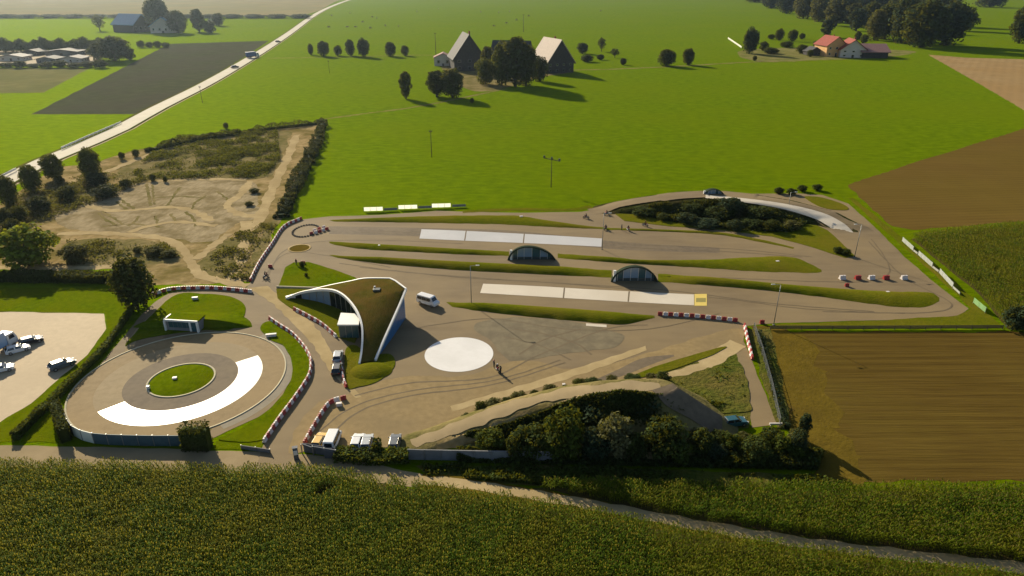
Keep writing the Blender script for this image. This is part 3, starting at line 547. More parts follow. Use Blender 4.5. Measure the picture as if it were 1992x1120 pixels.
for x, b, t_, w_, lf in [(192, 362, 335, 44, 'leaf_blue'), (80, 412, 382, 46, 'leaf_blue'), (40, 432, 400, 40, 'leaf_dark'), (132, 388, 362, 44, 'leaf_dark'), (208, 384, 360, 52, 'leaf_blue'), (245, 364, 348, 26, 'leaf_dark'), (118, 360, 342, 20, 'leaf_dark'), (12, 440, 405, 34, 'leaf_blue'), (298, 352, 338, 14, 'leaf_dark'), (322, 354, 342, 10, 'leaf_dark'), (238, 310, 295, 14, 'leaf_dark'), (265, 305, 290, 16, 'leaf_mid'), (30, 455, 430, 40, 'leaf_dark')]:
    T(x, b, t_, w_, 'bush', lf, 'dark shrub among the weeds of the dirt ground', 'shrub', 'shrub', 'shrubs on the dirt ground')
for x, b, t_, w_ in [(300, 495, 480, 40), (330, 500, 486, 34), (268, 492, 480, 20), (495, 375, 366, 22), (485, 400, 392, 20), (440, 250, 238, 12)]:
    T(x, b, t_, w_, 'bush', 'leaf_olive', 'low olive scrub bush beside a pale dirt track', 'scrub_bush', 'shrub', 'scrub beside the dirt tracks')
# the farm in the meadow
T(1002, 168, 62, 58, 'tall', 'leaf_dark', 'tallest tree of the meadow farm, standing between its two houses'); T(976, 166, 80, 44, 'round', 'leaf_mid', 'broad tree leaning on the tallest farm tree on the barn side'); T(1024, 166, 84, 50, 'round', 'leaf_dark', 'broad dark tree leaning on the tallest farm tree on the farmhouse side'); T(948, 148, 84, 30, 'tall', 'leaf_olive', 'narrow olive tree between the barn and the tallest farm tree')
T(944, 164, 112, 44, 'bush', 'leaf_mid', 'smaller rounded tree at the foot of the tallest farm tree')
T(1050, 158, 108, 36, 'bush', 'leaf_blue', 'dark tree in front of the pale-roofed farmhouse')
T(850, 188, 132, 42, 'tall', 'leaf_dark', 'dark full tree below the dark barn, paired with a rounder one')
T(880, 190, 130, 52, 'round', 'leaf_dark', 'round dark tree below the dark barn casting a long shadow')
T(790, 192, 134, 26, 'tall', 'leaf_mid', 'slender tall tree beside the farm path in the meadow')
for k, (x, b, t_, w_, lf) in enumerate([(605, 106, 84, 13, 'leaf_mid'), (630, 109, 78, 25, 'leaf_blue'), (658, 108, 87, 17, 'leaf_mid'), (682, 108, 75, 20, 'leaf_blue'), (708, 110, 73, 27, 'leaf_blue'), (760, 109, 80, 24, 'leaf_blue'), (788, 108, 87, 17, 'leaf_mid')]):
    T(x, b, t_, w_, 'round', lf, nth(k)+' orchard tree from the country road along the farm track', 'orchard_tree', group='orchard trees along the farm track')
for x, b, t_, w_, st in [(1133, 104, 82, 24, 'round'), (1170, 100, 72, 18, 'open'), (1196, 112, 93, 18, 'open'), (1212, 126, 112, 14, 'round'), (1168, 116, 105, 16, 'round'), (1142, 120, 106, 28, 'bush')]:
    T(x, b, t_, w_, st, 'leaf_blue', 'small garden tree beyond the pale-roofed farmhouse', 'garden_tree', group='garden trees of the meadow farm')
T(1296, 128, 94, 38, 'round', 'leaf_dark', 'broader of two field trees standing alone by the farm track')
T(1338, 126, 92, 26, 'round', 'leaf_dark', 'narrower of two field trees standing alone by the farm track')
T(918, 200, 190, 10, 'bush', 'leaf_mid', 'small shrub on the farm path below the barn', 'shrub', 'shrub')
# the ochre farm and the wood behind it
T(1458, 104, 52, 34, 'round', 'leaf_blue', 'dark tree at the white gate of the ochre farm')
for x, b, t_, w_ in [(1515, 78, 55, 20), (1541, 80, 57, 22), (1560, 76, 64, 14), (1500, 76, 66, 16), (1485, 98, 80, 20), (1530, 92, 80, 30), (1560, 104, 86, 26), (1575, 110, 96, 14), (1500, 104, 92, 34), (1590, 92, 78, 22), (1468, 118, 108, 10), (1680, 84, 66, 16), (1668, 78, 60, 14)]:
    T(x, b, t_, w_, 'bush', 'leaf_dark', 'dark garden shrub beside the ochre farm', 'garden_shrub', 'shrub', 'shrubs of the ochre farm garden')
T(1607, 72, 32, 26, 'tall', 'leaf_blue', 'pointed dark tree right behind the ochre house')
WOOD = [(1760, 40, -20, 70), (1720, 30, -24, 60), (1700, 78, 16, 40), (1740, 60, -10, 60), (1610, 34, -20, 54), (1575, 18, -26, 60), (1640, 40, -16, 50), (1515, 6, -28, 56), (1820, 50, -18, 60), (1665, 60, 10, 36), (1468, 4, -22, 50), (1500, 16, -22, 46), (1530, 26, -20, 44), (1562, 36, -14, 48), (1592, 42, -12, 44), (1625, 50, -8, 50), (1655, 52, 2, 40), (1600, 14, -28, 60), (1650, 20, -26, 60), (1545, 2, -30, 60), (1690, 58, 0, 44), (1680, 30, -22, 60), (1720, 76, 4, 56), (1752, 84, -12, 60)]
for x, b, t_, w_ in WOOD:
    T(x, b, t_, w_, ('round', 'tall')[x % 2], ('leaf_blue', 'leaf_dark', 'leaf_olive')[x % 3], 'tree of the dark wood behind the ochre farm', 'woodland_tree', group='wood behind the ochre farm')
T(1790, 92, -6, 90, 'round', 'leaf_dark', 'broad dark tree standing by the tan field corner')
T(1838, 88, -2, 76, 'round', 'leaf_blue', 'big dark tree beside the broad one at the tan field corner')
T(1872, 60, 14, 50, 'bush', 'leaf_dark', 'low spreading tree beside the big dark trees', 'bushy_tree')
T(1925, 14, -14, 60, 'bush', 'leaf_dark', 'distant bush on the far green slope', 'bush', 'bush')
T(1982, 84, 2, 44, 'round', 'leaf_dark', 'dark tree standing alone in the green beyond the wood')
# far fields
T(195, 60, 28, 26, 'open', 'leaf_mid', 'lone thin tree in the pale green strip field')
T(312, 62, -8, 52, 'round', 'leaf_blue', 'tall tree towering behind the blue-roofed farm')
T(348, 64, 18, 40, 'round', 'leaf_blue', 'round tree at the end of the blue-roofed farm')
T(262, 60, 40, 36, 'bush', 'leaf_blue', 'low bush at the gable of the blue-roofed farm', 'bush', 'bush')
T(388, 62, 13, 28, 'tall', 'leaf_blue', 'tall narrow tree beyond the blue-roofed farm')
T(408, 64, 40, 30, 'bush', 'leaf_blue', 'low bush under the tall narrow tree', 'bush', 'bush')
T(426, 50, 24, 24, 'round', 'leaf_blue', 'small round tree past the blue-roofed farm')
T(225, 118, 68, 62, 'round', 'leaf_blue', 'large dark tree clump beside the nursery yard')
T(192, 116, 84, 36, 'bush', 'leaf_blue', 'dark bush joined to the tree clump at the nursery yard', 'bush', 'bush')
T(252, 116, 92, 28, 'bush', 'leaf_blue', 'low dark bush at the edge of the nursery tree clump', 'bush', 'bush')
for k in range(15):
    x = -20+k*15.5; T(x, 100+(k % 3), 70+(k*7 % 12), 24, 'bush', 'leaf_blue', nth(14-k)+' hedgerow bush behind the nursery sheds, counted from the tree clump', 'hedgerow_bush', 'bush', 'hedgerow behind the nursery')
for k in range(9):
    x = -12+k*26; T(x, 132-(k % 2), 116+(k*5 % 8), 30, 'bush', 'leaf_blue', nth(8-k)+' hedgerow bush before the nursery, counted from the tree clump', 'hedgerow_bush', 'bush', 'hedgerow before the nursery')
for k in range(4): T(275+k*16, 92, 78+(k*3 % 5), 18, 'bush', 'leaf_mid', nth(k)+' small bush from the nursery tree clump above the dark field', 'bush', 'bush', 'bushes above the dark field')
for k in range(14): T(12+k*44, 35, 27, 50, 'bush', 'leaf_blue', nth(13-k)+' low bush from the country road in the far hedge', 'hedge_bush', 'bush', 'far hedge under the tan field')
# planting round the south-east mound
for x, b, t_, w_, st, lf, lb in [(1098, 884, 798, 92, 'bush', 'leaf_mid', 'broad green bush at the foot of the ramp mound'), (1196, 884, 812, 84, 'bush', 'leaf_willow', 'pale olive willow bush in front of the ramp mound'), (1290, 886, 815, 100, 'bush', 'leaf_dark', 'dark wide bush below the ramp mound'),
                             (1362, 882, 836, 52, 'bush', 'leaf_dark', 'dark bush at the foot of the grey ramp'), (1030, 884, 830, 84, 'bush', 'leaf_dark', 'dark low bush at the end of the grey panel wall'), (955, 876, 838, 70, 'bush', 'leaf_mid', 'low bush behind the grey panel wall'),
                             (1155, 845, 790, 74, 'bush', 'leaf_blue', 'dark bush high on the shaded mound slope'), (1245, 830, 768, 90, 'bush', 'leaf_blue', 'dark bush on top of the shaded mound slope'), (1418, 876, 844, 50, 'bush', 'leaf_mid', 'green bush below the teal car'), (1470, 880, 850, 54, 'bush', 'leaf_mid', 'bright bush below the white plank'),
                             (1518, 882, 846, 46, 'bush', 'leaf_mid', 'rounded bush beside the stubble corner'), (1548, 884, 836, 38, 'bush', 'leaf_blue', 'bluish bush at the stubble field corner'), (1560, 856, 800, 26, 'tall', 'leaf_blue', 'slim bluish shrub ending the boundary fence')]:
    T(x, b, t_, w_, st, lf, lb, 'bush', 'bush')
for k in range(8): T(1000+k*78, 894-(k % 3)*3, (848 if k < 4 else 866)-(k*5 % 11), 40+(k*19 % 44), 'bush', ('leaf_dark', 'leaf_mid', 'leaf_blue')[k % 3], nth(k)+' front bush below the ramp mound, counted from the panel wall', 'bush', 'bush', 'planting below the ramp mound')
for k in range(6): T(1290+k*52, 866-(k % 2)*4, 842-(k*7 % 10), 30+(k*23 % 34), 'bush', ('leaf_dark', 'leaf_olive')[k % 2], nth(k)+' rear bush below the ramp mound, counted towards the stubble field', 'bush', 'bush', 'rear planting below the ramp mound')
T(936, 806, 780, 26, 'bush', 'leaf_dark', 'small dark bush beside the ramp track', 'bush', 'bush')
for k, (x, y) in enumerate([(890, 828), (910, 818), (960, 795), (985, 785), (1010, 780), (1040, 770), (1070, 765), (1100, 758), (1126, 752), (1155, 748), (1190, 744), (1230, 738), (1265, 738), (1290, 742)]):
    T(x, y, y-7-(k*5 % 11), 16+(k*13 % 30), 'bush', ('leaf_olive', 'leaf_dark')[k % 2], nth(k)+' weed clump up the ramp track, counted from its low end', 'weed_clump', 'shrub', 'weeds along the ramp track')
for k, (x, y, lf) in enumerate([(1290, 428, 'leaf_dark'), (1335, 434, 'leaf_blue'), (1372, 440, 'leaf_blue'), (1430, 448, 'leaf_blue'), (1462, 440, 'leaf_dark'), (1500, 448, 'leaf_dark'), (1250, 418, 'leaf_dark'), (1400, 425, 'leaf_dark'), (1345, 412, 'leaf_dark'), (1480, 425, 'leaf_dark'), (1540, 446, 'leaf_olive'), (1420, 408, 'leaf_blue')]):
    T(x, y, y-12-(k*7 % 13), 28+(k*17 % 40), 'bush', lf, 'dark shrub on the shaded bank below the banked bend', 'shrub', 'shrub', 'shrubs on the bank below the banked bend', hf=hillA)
for x, y in [(1645, 496), (1630, 492), (1515, 376), (1540, 378), (1560, 372), (1590, 370)]:
    T(x, y, y-12, 22, 'bush', 'leaf_dark', 'small shrub beside the upper test track', 'shrub', 'shrub', 'shrubs beside the upper track')
T(588, 520, 508, 12, 'bush', 'leaf_dark', 'dark little bush at the tip of the triangular lawn', 'bush', 'bush'); T(596, 538, 530, 8, 'bush', 'leaf_dark', 'tiny bush on the triangular lawn', 'bush', 'bush')
T(1975, 640, 596, 60, 'bush', 'leaf_blue', 'dark bush at the corner of the maize by the long fence', 'bush', 'bush')
T(1128, 756, 738, 24, 'bush', 'leaf_dark', 'dark bush on the far shoulder of the ramp track', 'bush', 'bush')

def hedge(path, width, height, lf, label, name='hedge', dens=26, ls=0.20, metres=False, wavy=0.12):
    g = np.array(path if metres else [G(*p) for p in cat(path, 8)], float); Lh = length(g); n = int(dens*Lh*(height*2+width)); r = rng
    s = r.uniform(0, 1, n); idx = s*(len(g)-1); i0 = np.minimum(idx.astype(int), len(g)-2); fr = (idx-i0)[:, None]
    P = g[i0]*(1-fr)+g[i0+1]*fr; Tn = g[i0+1]-g[i0]; Tn /= np.linalg.norm(Tn, axis=1)[:, None]+1e-9; Nn = np.stack([-Tn[:, 1], Tn[:, 0]], 1)
    face = r.uniform(0, 1, n)*(2*height+width); side = np.where(face < height, -1.0, np.where(face < 2*height, 1.0, 0.0))
    hh = height*(1+2.6*wavy*(vnoise(P[:, 0], P[:, 1], 3.5)-0.5)+1.6*wavy*(vnoise(P[:, 0], P[:, 1], 1.3)-0.5)); ww = 1+3.0*wavy*(vnoise(P[:, 1], P[:, 0], 3.0)-0.5)
    u = np.where(side == 0, r.uniform(-1, 1, n), side*r.uniform(0.7, 1.05, n)); z = np.where(side == 0, hh*r.uniform(0.9, 1.05, n), hh*r.uniform(0.02, 1, n))
    cen = np.c_[P+Nn*(u*ww*width/2)[:, None], z]; nor = np.c_[Nn*side[:, None], np.where(side == 0, 1.0, 0.2)]
    V, Fq = leaf_cloud(cen, nor, ls, r)
    a, b = offset(g, width*(0.72-0.7*wavy)); k = len(g); hv = height*(0.84-0.8*wavy)
    V2 = np.r_[np.c_[a, np.zeros(k)], np.c_[a, np.full(k, hv)], np.c_[b, np.full(k, hv)], np.c_[b, np.zeros(k)]]; F2 = []
    for i in range(k-1):
        for j in range(3): F2.append((j*k+i, j*k+i+1, (j+1)*k+i+1, (j+1)*k+i))
    F2 += [(0, k, 2*k, 3*k), (k-1, 2*k-1, 3*k-1, 4*k-1)]
    o = link(name, np_mesh('hedge', np.r_[V2, V], np.r_[np.array(F2), Fq+len(V2)], lf)); tag(o, label, 'hedge'); return o
hedge([(30, 856), (60, 826), (130, 757), (200, 685), (258, 604)], 1.1, 1.3, 'leaf_mid', 'long clipped hedge between the pale parking lot and the ring track')
hedge([(-120, 546), (0, 545), (120, 546), (226, 548)], 3.4, 2.2, 'leaf_dark', 'broad dark hedge behind the grass strip of the parking lot', ls=0.3, dens=14)
hedge([(628, 244), (615, 285), (598, 320), (575, 365), (548, 424)], 4.0, 2.4, 'leaf_blue', 'dark hedge between the dirt ground and the big meadow', ls=0.32, dens=13, wavy=0.42)
hedge([(285, 296), (350, 280), (430, 266), (520, 252), (630, 240)], 3.0, 2.0, 'leaf_dark', 'dark hedge along the far edge of the dirt ground', ls=0.32, dens=12, wavy=0.45)
hedge([(655, 890), (700, 893), (750, 895), (795, 893)], 2.6, 1.5, 'leaf_mid', 'leafy hedge in front of the parked cars at the gateway', ls=0.26, dens=18, wavy=0.2)
hedge([(727, 880), (742, 880)], 1.6, 2.2, 'leaf_dark', 'dark upright shrub hedge between the parked cars', ls=0.24, dens=22)
hedge([(360, 871), (411, 872)], 2.2, 4.4, 'leaf_dark', 'tall clipped evergreen hedge block against the curved screen', ls=0.2, dens=24, wavy=0.03)
hedge([(113, 806), (130, 860)], 1.6, 3.0, 'leaf_dark', 'tall clipped evergreen hedge at the start of the curved screen', ls=0.2, dens=24, wavy=0.03)
hedge([(1476, 650), (1490, 700), (1506, 760), (1530, 835)], 1.0, 1.0, 'leaf_blue', 'low shrubby hedge along the fence by the stubble field', ls=0.2, dens=16, wavy=0.3)

def maize(name, pts, label, zc=2.0, row_ang=0.0, row=0.75, gap=0.24, lod=7):
    poly = np.array([G(x, y, z) for x, y, z in pts]); sheet('maize_soil', [tuple(p) for p in poly], 0.0315, 'maize_soil', smooth=False, wobble=0.1, ground=True); x0, y0 = poly.min(0); x1, y1 = poly.max(0)
    ca, sa = math.cos(row_ang), math.sin(row_ang); cx, cy = (x0+x1)/2, (y0+y1)/2; R = math.hypot(x1-x0, y1-y0)/2+2
    us, vs = np.arange(-R, R, gap), np.arange(-R, R, row); U, W = np.meshgrid(us, vs); U = U.ravel(); W = W.ravel()
    U = U+rng.normal(0, 0.05, U.size); W = W+rng.normal(0, 0.05, W.size)
    X, Y = cx+U*ca-W*sa, cy+U*sa+W*ca; ins = np.zeros(X.size, bool); n = len(poly)
    for i in range(n):
        (xa, ya), (xb, yb) = poly[i], poly[(i+1) % n]
        c = ((ya > Y) != (yb > Y)) & (X < (xb-xa)*(Y-ya)/(yb-ya+1e-12)+xa); ins ^= c
    X, Y = X[ins], Y[ins]; k = X.size
    keep = (vnoise(X, Y, 1.6)+0.5*vnoise(X, Y, 5.0)+rng.normal(0, 0.08, k)) > 0.22
    X, Y = X[keep], Y[keep]; k = X.size
    S = rng.uniform(0.82, 1.12, k)*(0.9+0.1*vnoise(X, Y, 2.2)+0.1*vnoise(X, Y, 9.0)); yaw = rng.uniform(0, 6.283, k)
    pv, pf = [], []
    for q in range(lod):                              # one plant: alternate arching leaves
        a = q*math.pi+q*0.35; zb = 0.45+q*(1.35/(lod-1)); Lf = 0.75-0.25*abs(q/(lod-1)-0.45); d = np.array([math.cos(a), math.sin(a)]); e = np.array([-d[1], d[0]])*0.055; o = len(pv)
        for t, zz, w_ in ((0.03, 0, 0.8), (0.5, 0.34, 1.0)):
            p = d*Lf*t; pv += [(*(p-e*w_), zb+zz), (*(p+e*w_), zb+zz)]
        p = d*Lf; pv.append((*p, zb+0.22)); pf += [(o, o+1, o+3), (o, o+3, o+2), (o+2, o+3, o+4)]
    o = len(pv); pv += [(-0.025, 0, 0), (0.025, 0, 0), (0, 0, 2.1)]; pf.append((o, o+1, o+2))
    o = len(pv); pv += [(-0.07, 0.03, 2.25), (0.07, -0.03, 2.22), (0, 0, 1.85)]; pf.append((o, o+1, o+2))
    pv, pf = np.array(pv), np.array(pf)
    c, s = np.cos(yaw)[:, None], np.sin(yaw)[:, None]
    VX = (pv[:, 0]*c-pv[:, 1]*s)*S[:, None]+X[:, None]; VY = (pv[:, 0]*s+pv[:, 1]*c)*S[:, None]+Y[:, None]; VZ = pv[:, 2][None, :]*S[:, None]+0*X[:, None]
    V = np.stack([VX, VY, VZ], 2).reshape(-1, 3); Fc = (pf[None]+(np.arange(k)*len(pv))[:, None, None]).reshape(-1, 3)
    me = np_mesh(name, V, Fc, 'maize'); me.materials.append(MATS['tassel'])
    mi = np.zeros((k, len(pf)), np.int32); mi[:, -1] = 1; me.polygons.foreach_set('material_index', mi.ravel())
    o = link(name, me); tag(o, label, 'maize', kind='stuff'); return o
maize('maize_crop', [(-140, 893, 1.5), (0, 894, 1.5), (200, 897, 1.5), (430, 906, 1.5), (560, 907, 1.5), (640, 909, 1.5), (800, 935, 1.5), (960, 958, 1.5), (1146, 987, 1.5), (1346, 1026, 1.5), (1596, 1067, 1.5), (1992, 1114, 1.5), (2100, 1127, 1.5), (2100, 1330, 0), (-140, 1330, 0)], 'tall maize standing along the gravel path', row_ang=-0.12)
maize('maize_crop', [(1030, 928, 2), (1200, 926, 2), (1600, 934, 2), (2120, 936, 2), (2120, 1108, 0), (1992, 1096, 0), (1800, 1074, 0), (1596, 1050, 0), (1346, 1010, 0), (1200, 982, 0), (1080, 956, 0)], 'maize strip between the stubble field and the gravel path', row_ang=-0.05)
maize('maize_crop', [(1776, 452, 2), (1800, 446, 2), (1992, 428, 2), (2130, 420, 2), (2130, 640, 0), (1960, 640, 0), (1905, 572, 0), (1840, 520, 0)], 'dark maize block beside the white boards', gap=0.34, row_ang=0.5)

def scrub(name, pts, n, hmax, lf, label, hf=None, th=0.42):
    poly = np.array([GT(*p, hf) if hf else G(*p) for p in pts]); x0, y0 = poly.min(0); x1, y1 = poly.max(0); X = rng.uniform(x0, x1, n*3); Y = rng.uniform(y0, y1, n*3); ins = np.zeros(X.size, bool)
    for i in range(len(poly)):
        (xa, ya), (xb, yb) = poly[i], poly[(i+1) % len(poly)]
        ins ^= ((ya > Y) != (yb > Y)) & (X < (xb-xa)*(Y-ya)/(yb-ya+1e-12)+xa)
    X, Y = X[ins], Y[ins]; cl = 2.2*(0.6*vnoise(X, Y, 7.0)+0.4*vnoise(X, Y, 2.6))-0.9; k = (cl+rng.normal(0, 0.22, X.size)) > th; X, Y, cl = X[k], Y[k], cl[k]
    Z = rng.uniform(0.05, 1, X.size)*hmax*np.clip(cl+0.5, 0.2, 1.3); Z = Z + (np.array([max(0, hf(a, b)) for a, b in zip(X, Y)]) if hf else 0); nor = rng.normal(0, 1, (X.size, 3)); nor[:, 2] = abs(nor[:, 2])+0.3
    V, Fq = leaf_cloud(np.c_[X, Y, Z], nor, 0.32, rng); o = link(name, np_mesh(name, V, Fq, lf)); tag(o, label, 'weeds', kind='stuff')
scrub('weeds', [(350, 268), (540, 255), (545, 310), (515, 346), (370, 348), (240, 350), (300, 295)], 26000, 1.5, 'leaf_mid', 'rank green weeds on the far half of the dirt ground', th=0.22)
scrub('weeds', [(20, 380), (200, 330), (300, 345), (200, 390), (60, 440), (0, 440)], 9000, 1.3, 'leaf_olive', 'olive weeds around the roadside shrubs', th=0.15)
scrub('weeds', [(130, 468), (320, 472), (350, 500), (230, 516), (130, 516)], 4000, 0.8, 'leaf_olive', 'olive weeds in front of the pale dirt track')
scrub('weeds', [(385, 525), (460, 455), (530, 430), (545, 428), (490, 545), (400, 540)], 5000, 0.7, 'leaf_olive', 'dry olive weeds beside the long barrier row', th=0.55)
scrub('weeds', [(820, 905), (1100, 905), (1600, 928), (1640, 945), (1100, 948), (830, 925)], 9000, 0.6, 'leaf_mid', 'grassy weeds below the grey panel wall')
scrub('weeds', [(1300, 744), (1436, 702), (1460, 792), (1392, 802)], 5000, 0.6, 'leaf_mid', 'rank weeds on the green beside the ramp')
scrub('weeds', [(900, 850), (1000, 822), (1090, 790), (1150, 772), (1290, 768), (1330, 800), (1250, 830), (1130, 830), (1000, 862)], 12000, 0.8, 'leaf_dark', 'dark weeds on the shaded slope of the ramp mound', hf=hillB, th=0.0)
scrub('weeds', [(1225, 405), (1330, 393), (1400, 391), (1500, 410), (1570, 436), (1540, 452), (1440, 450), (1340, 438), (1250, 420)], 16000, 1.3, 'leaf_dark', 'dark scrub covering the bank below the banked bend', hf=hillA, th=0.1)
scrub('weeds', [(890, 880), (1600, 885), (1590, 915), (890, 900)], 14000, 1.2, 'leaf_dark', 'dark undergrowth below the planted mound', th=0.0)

# ------------------------------------------------------------------ the turf-roofed pavilion
def pavilion():
    root = empty('pavilion', (*G(690, 640), 0)); rx, ry = root.location.x, root.location.y
    tag(root, 'wedge-shaped pavilion with a turf roof, white edge trim and glass walls', 'building')
    def w3(L): return np.array([(*G(x, y, z), z) for x, y, z in L])-np.array([rx, ry, 0])
    O = w3([(556, 577, .3), (600, 565, 1.9), (640, 555, 3.6), (680, 547, 5.2), (711, 541, 6.2), (763, 541, 6.6), (791, 561, 6.6), (780, 588, 5.3), (765, 622, 3.9), (748, 660, 2.3), (731, 700, .4)])
    I = w3([(556, 580, .3), (583, 569, 2.0), (610, 564, 3.3), (635, 563, 4.4), (655, 567, 5.0), (674, 580, 5.2), (692, 603, 4.9), (702, 629, 4.1), (704, 656, 2.9), (702, 685, 1.4), (698, 707, .3)])
    Oc = np.array(cat(O[:6], 6) + [O[6]] + cat(O[6:], 6)[1:]); Ic = np.array(cat(I, 6)); n = 61
    def prm(P, k): return np.stack([np.interp(np.linspace(0, 1, k), np.linspace(0, 1, len(P)), P[:, i]) for i in range(3)], 1)
    Oc, Ic = prm(Oc, n), prm(Ic, n); m = 10; V, Fs = [], []
    for lay in (0, -0.35):
        for i in range(n):
            for j in range(m+1):
                s = j/m; p = Oc[i]*(1-s)+Ic[i]*s; wd = np.linalg.norm(Oc[i]-Ic[i]); V.append((p[0], p[1], p[2]+0.03*wd*math.sin(math.pi*s)+lay))
    k = m+1; q = n*k
    for i in range(n-1):
        for j in range(m):
            a = (i*k+j, i*k+j+1, (i+1)*k+j+1, (i+1)*k+j); Fs += [a, tuple(x+q for x in a)]
        for j in (0, m): Fs.append((i*k+j, (i+1)*k+j, (i+1)*k+j+q, i*k+j+q))
    me = np_mesh('roof', V, Fs, 'roof_turf', True); roof = link('roof', me, root)
    def trim(P, inward, nm='edge_trim'):
        mb = MB(); R = []
        for i in range(len(P)):
            t = P[min(i+1, len(P)-1)]-P[max(i-1, 0)]; nn = np.array([-t[1], t[0], 0]); nn /= np.linalg.norm(nn)+1e-9; nn *= inward
            R.append([P[i]-nn*0.08+np.array([0, 0, -0.42]), P[i]+nn*0.30+np.array([0, 0, -0.42]), P[i]+nn*0.30+np.array([0, 0, 0.14]), P[i]-nn*0.08+np.array([0, 0, 0.14])])
        mb.loft(R).build(nm, 'white_paint', roof)
    trim(Oc, -1); trim(Ic, 1)
    def wall(P, inset, mats, nm, zb=0.05, mull=True):
        for i in range(len(P)-1):
            a, b = P[i].copy(), P[i+1].copy(); t = b-a; nn = np.array([-t[1], t[0], 0]); nn /= np.linalg.norm(nn); a += nn*inset; b += nn*inset
            za, zb2 = a[2]-0.4, b[2]-0.4
            if max(za, zb2) < 0.15: continue
            za, zb2 = max(za, zb+0.02), max(zb2, zb+0.02); e = 0.05*t/np.linalg.norm(t)*np.array([1, 1, 0]); th = nn*0.06
            f = [(a+e)*[1, 1, 0]+[0, 0, zb], (b-e)*[1, 1, 0]+[0, 0, zb], (b-e)*[1, 1, 0]+[0, 0, zb2], (a+e)*[1, 1, 0]+[0, 0, za]]
            MB().add([tuple(p) for p in f]+[tuple(p+th) for p in f], [(0, 1, 2, 3), (7, 6, 5, 4), (0, 4, 5, 1), (1, 5, 6, 2), (2, 6, 7, 3), (3, 7, 4, 0)]).build(nm, mats(i), root)
            if mull: MB().box(b[0], b[1], zb, 0.12, 0.12, zb2-zb+0.1).build('mullion', 'metal_grey', root)
    ic = list(range(36, 61, 2)); wall(Oc[ic], -0.35, lambda i: 'glass_sky_tint', 'pane')
    nb = [0, 6, 12, 18, 24, 30, 36]; wall(Oc[nb], -0.4, lambda i: 'white_paint', 'rear_wall_panel', mull=False)
    li = list(range(3, 58, 3)); wall(Ic[li], 0.7, lambda i: 'glass_pale' if 1 <= i <= 4 else 'glass_dark', 'pane')
    c4 = [G(663, 608, 3.3), G(699, 610, 3.3), G(698, 631, 3.3), G(656, 631, 3.3)]; c4 = [(x-rx, y-ry) for x, y in c4]; cx, cy = sum(p[0] for p in c4)/4, sum(p[1] for p in c4)/4
    MB().add([(x, y, 3.0) for x, y in c4]+[(x, y, 3.3) for x, y in c4], [(3, 2, 1, 0), (4, 5, 6, 7), (0, 1, 5, 4), (1, 2, 6, 5), (2, 3, 7, 6), (3, 0, 4, 7)]).build('entrance_canopy', 'white_paint', root)
    g4 = [(cx+(x-cx)*0.9, cy+(y-cy)*0.9) for x, y in c4]
    for i in range(4):
        a, b = Vector(g4[i]), Vector(g4[(i+1) % 4]); L_ = (b-a).length; ang = math.atan2(b.y-a.y, b.x-a.x); ns = max(1, round(L_/1.4))
        for s in range(ns):
            p = a+(b-a)*((s+0.5)/ns); MB().box(p.x, p.y, 0.1, L_/ns-0.1, 0.05, 2.85, ang).build('lobby_pane', 'glass_teal', root); MB().box(a.x+(b.x-a.x)*s/ns, a.y+(b.y-a.y)*s/ns, 0.1, 0.1, 0.1, 2.88, ang).build('mullion', 'metal_grey', root)
    p = G(733, 564, 6.3); z_ = 5.9
    sk = MB().box(p[0]-rx, p[1]-ry, z_-0.3, 1.5, 1.2, 1.0).build('skylight', 'zinc', roof, bevel=0.05); MB().box(p[0]-rx-0.6, p[1]-ry+0.9, z_-0.2, 0.35, 0.35, 1.1).build('vent_pipe', 'metal_pale', roof)
pavilion()
dome_disc('pavilion_bank', G(722, 722), 4.0, 0.7, 'verge_grass', z=0.1, ry=3.2)
a, b = G(538, 559), G(620, 561.5)
tag(MB().box((a[0]+b[0])/2, (a[1]+b[1])/2, 0.0, math.dist(a, b), 0.35, 0.42, math.atan2(b[1]-a[1], b[0]-a[0])).build('garden_wall', 'kerb', bevel=0.03), 'low pale edging wall on the lawn leading to the pavilion', 'wall')

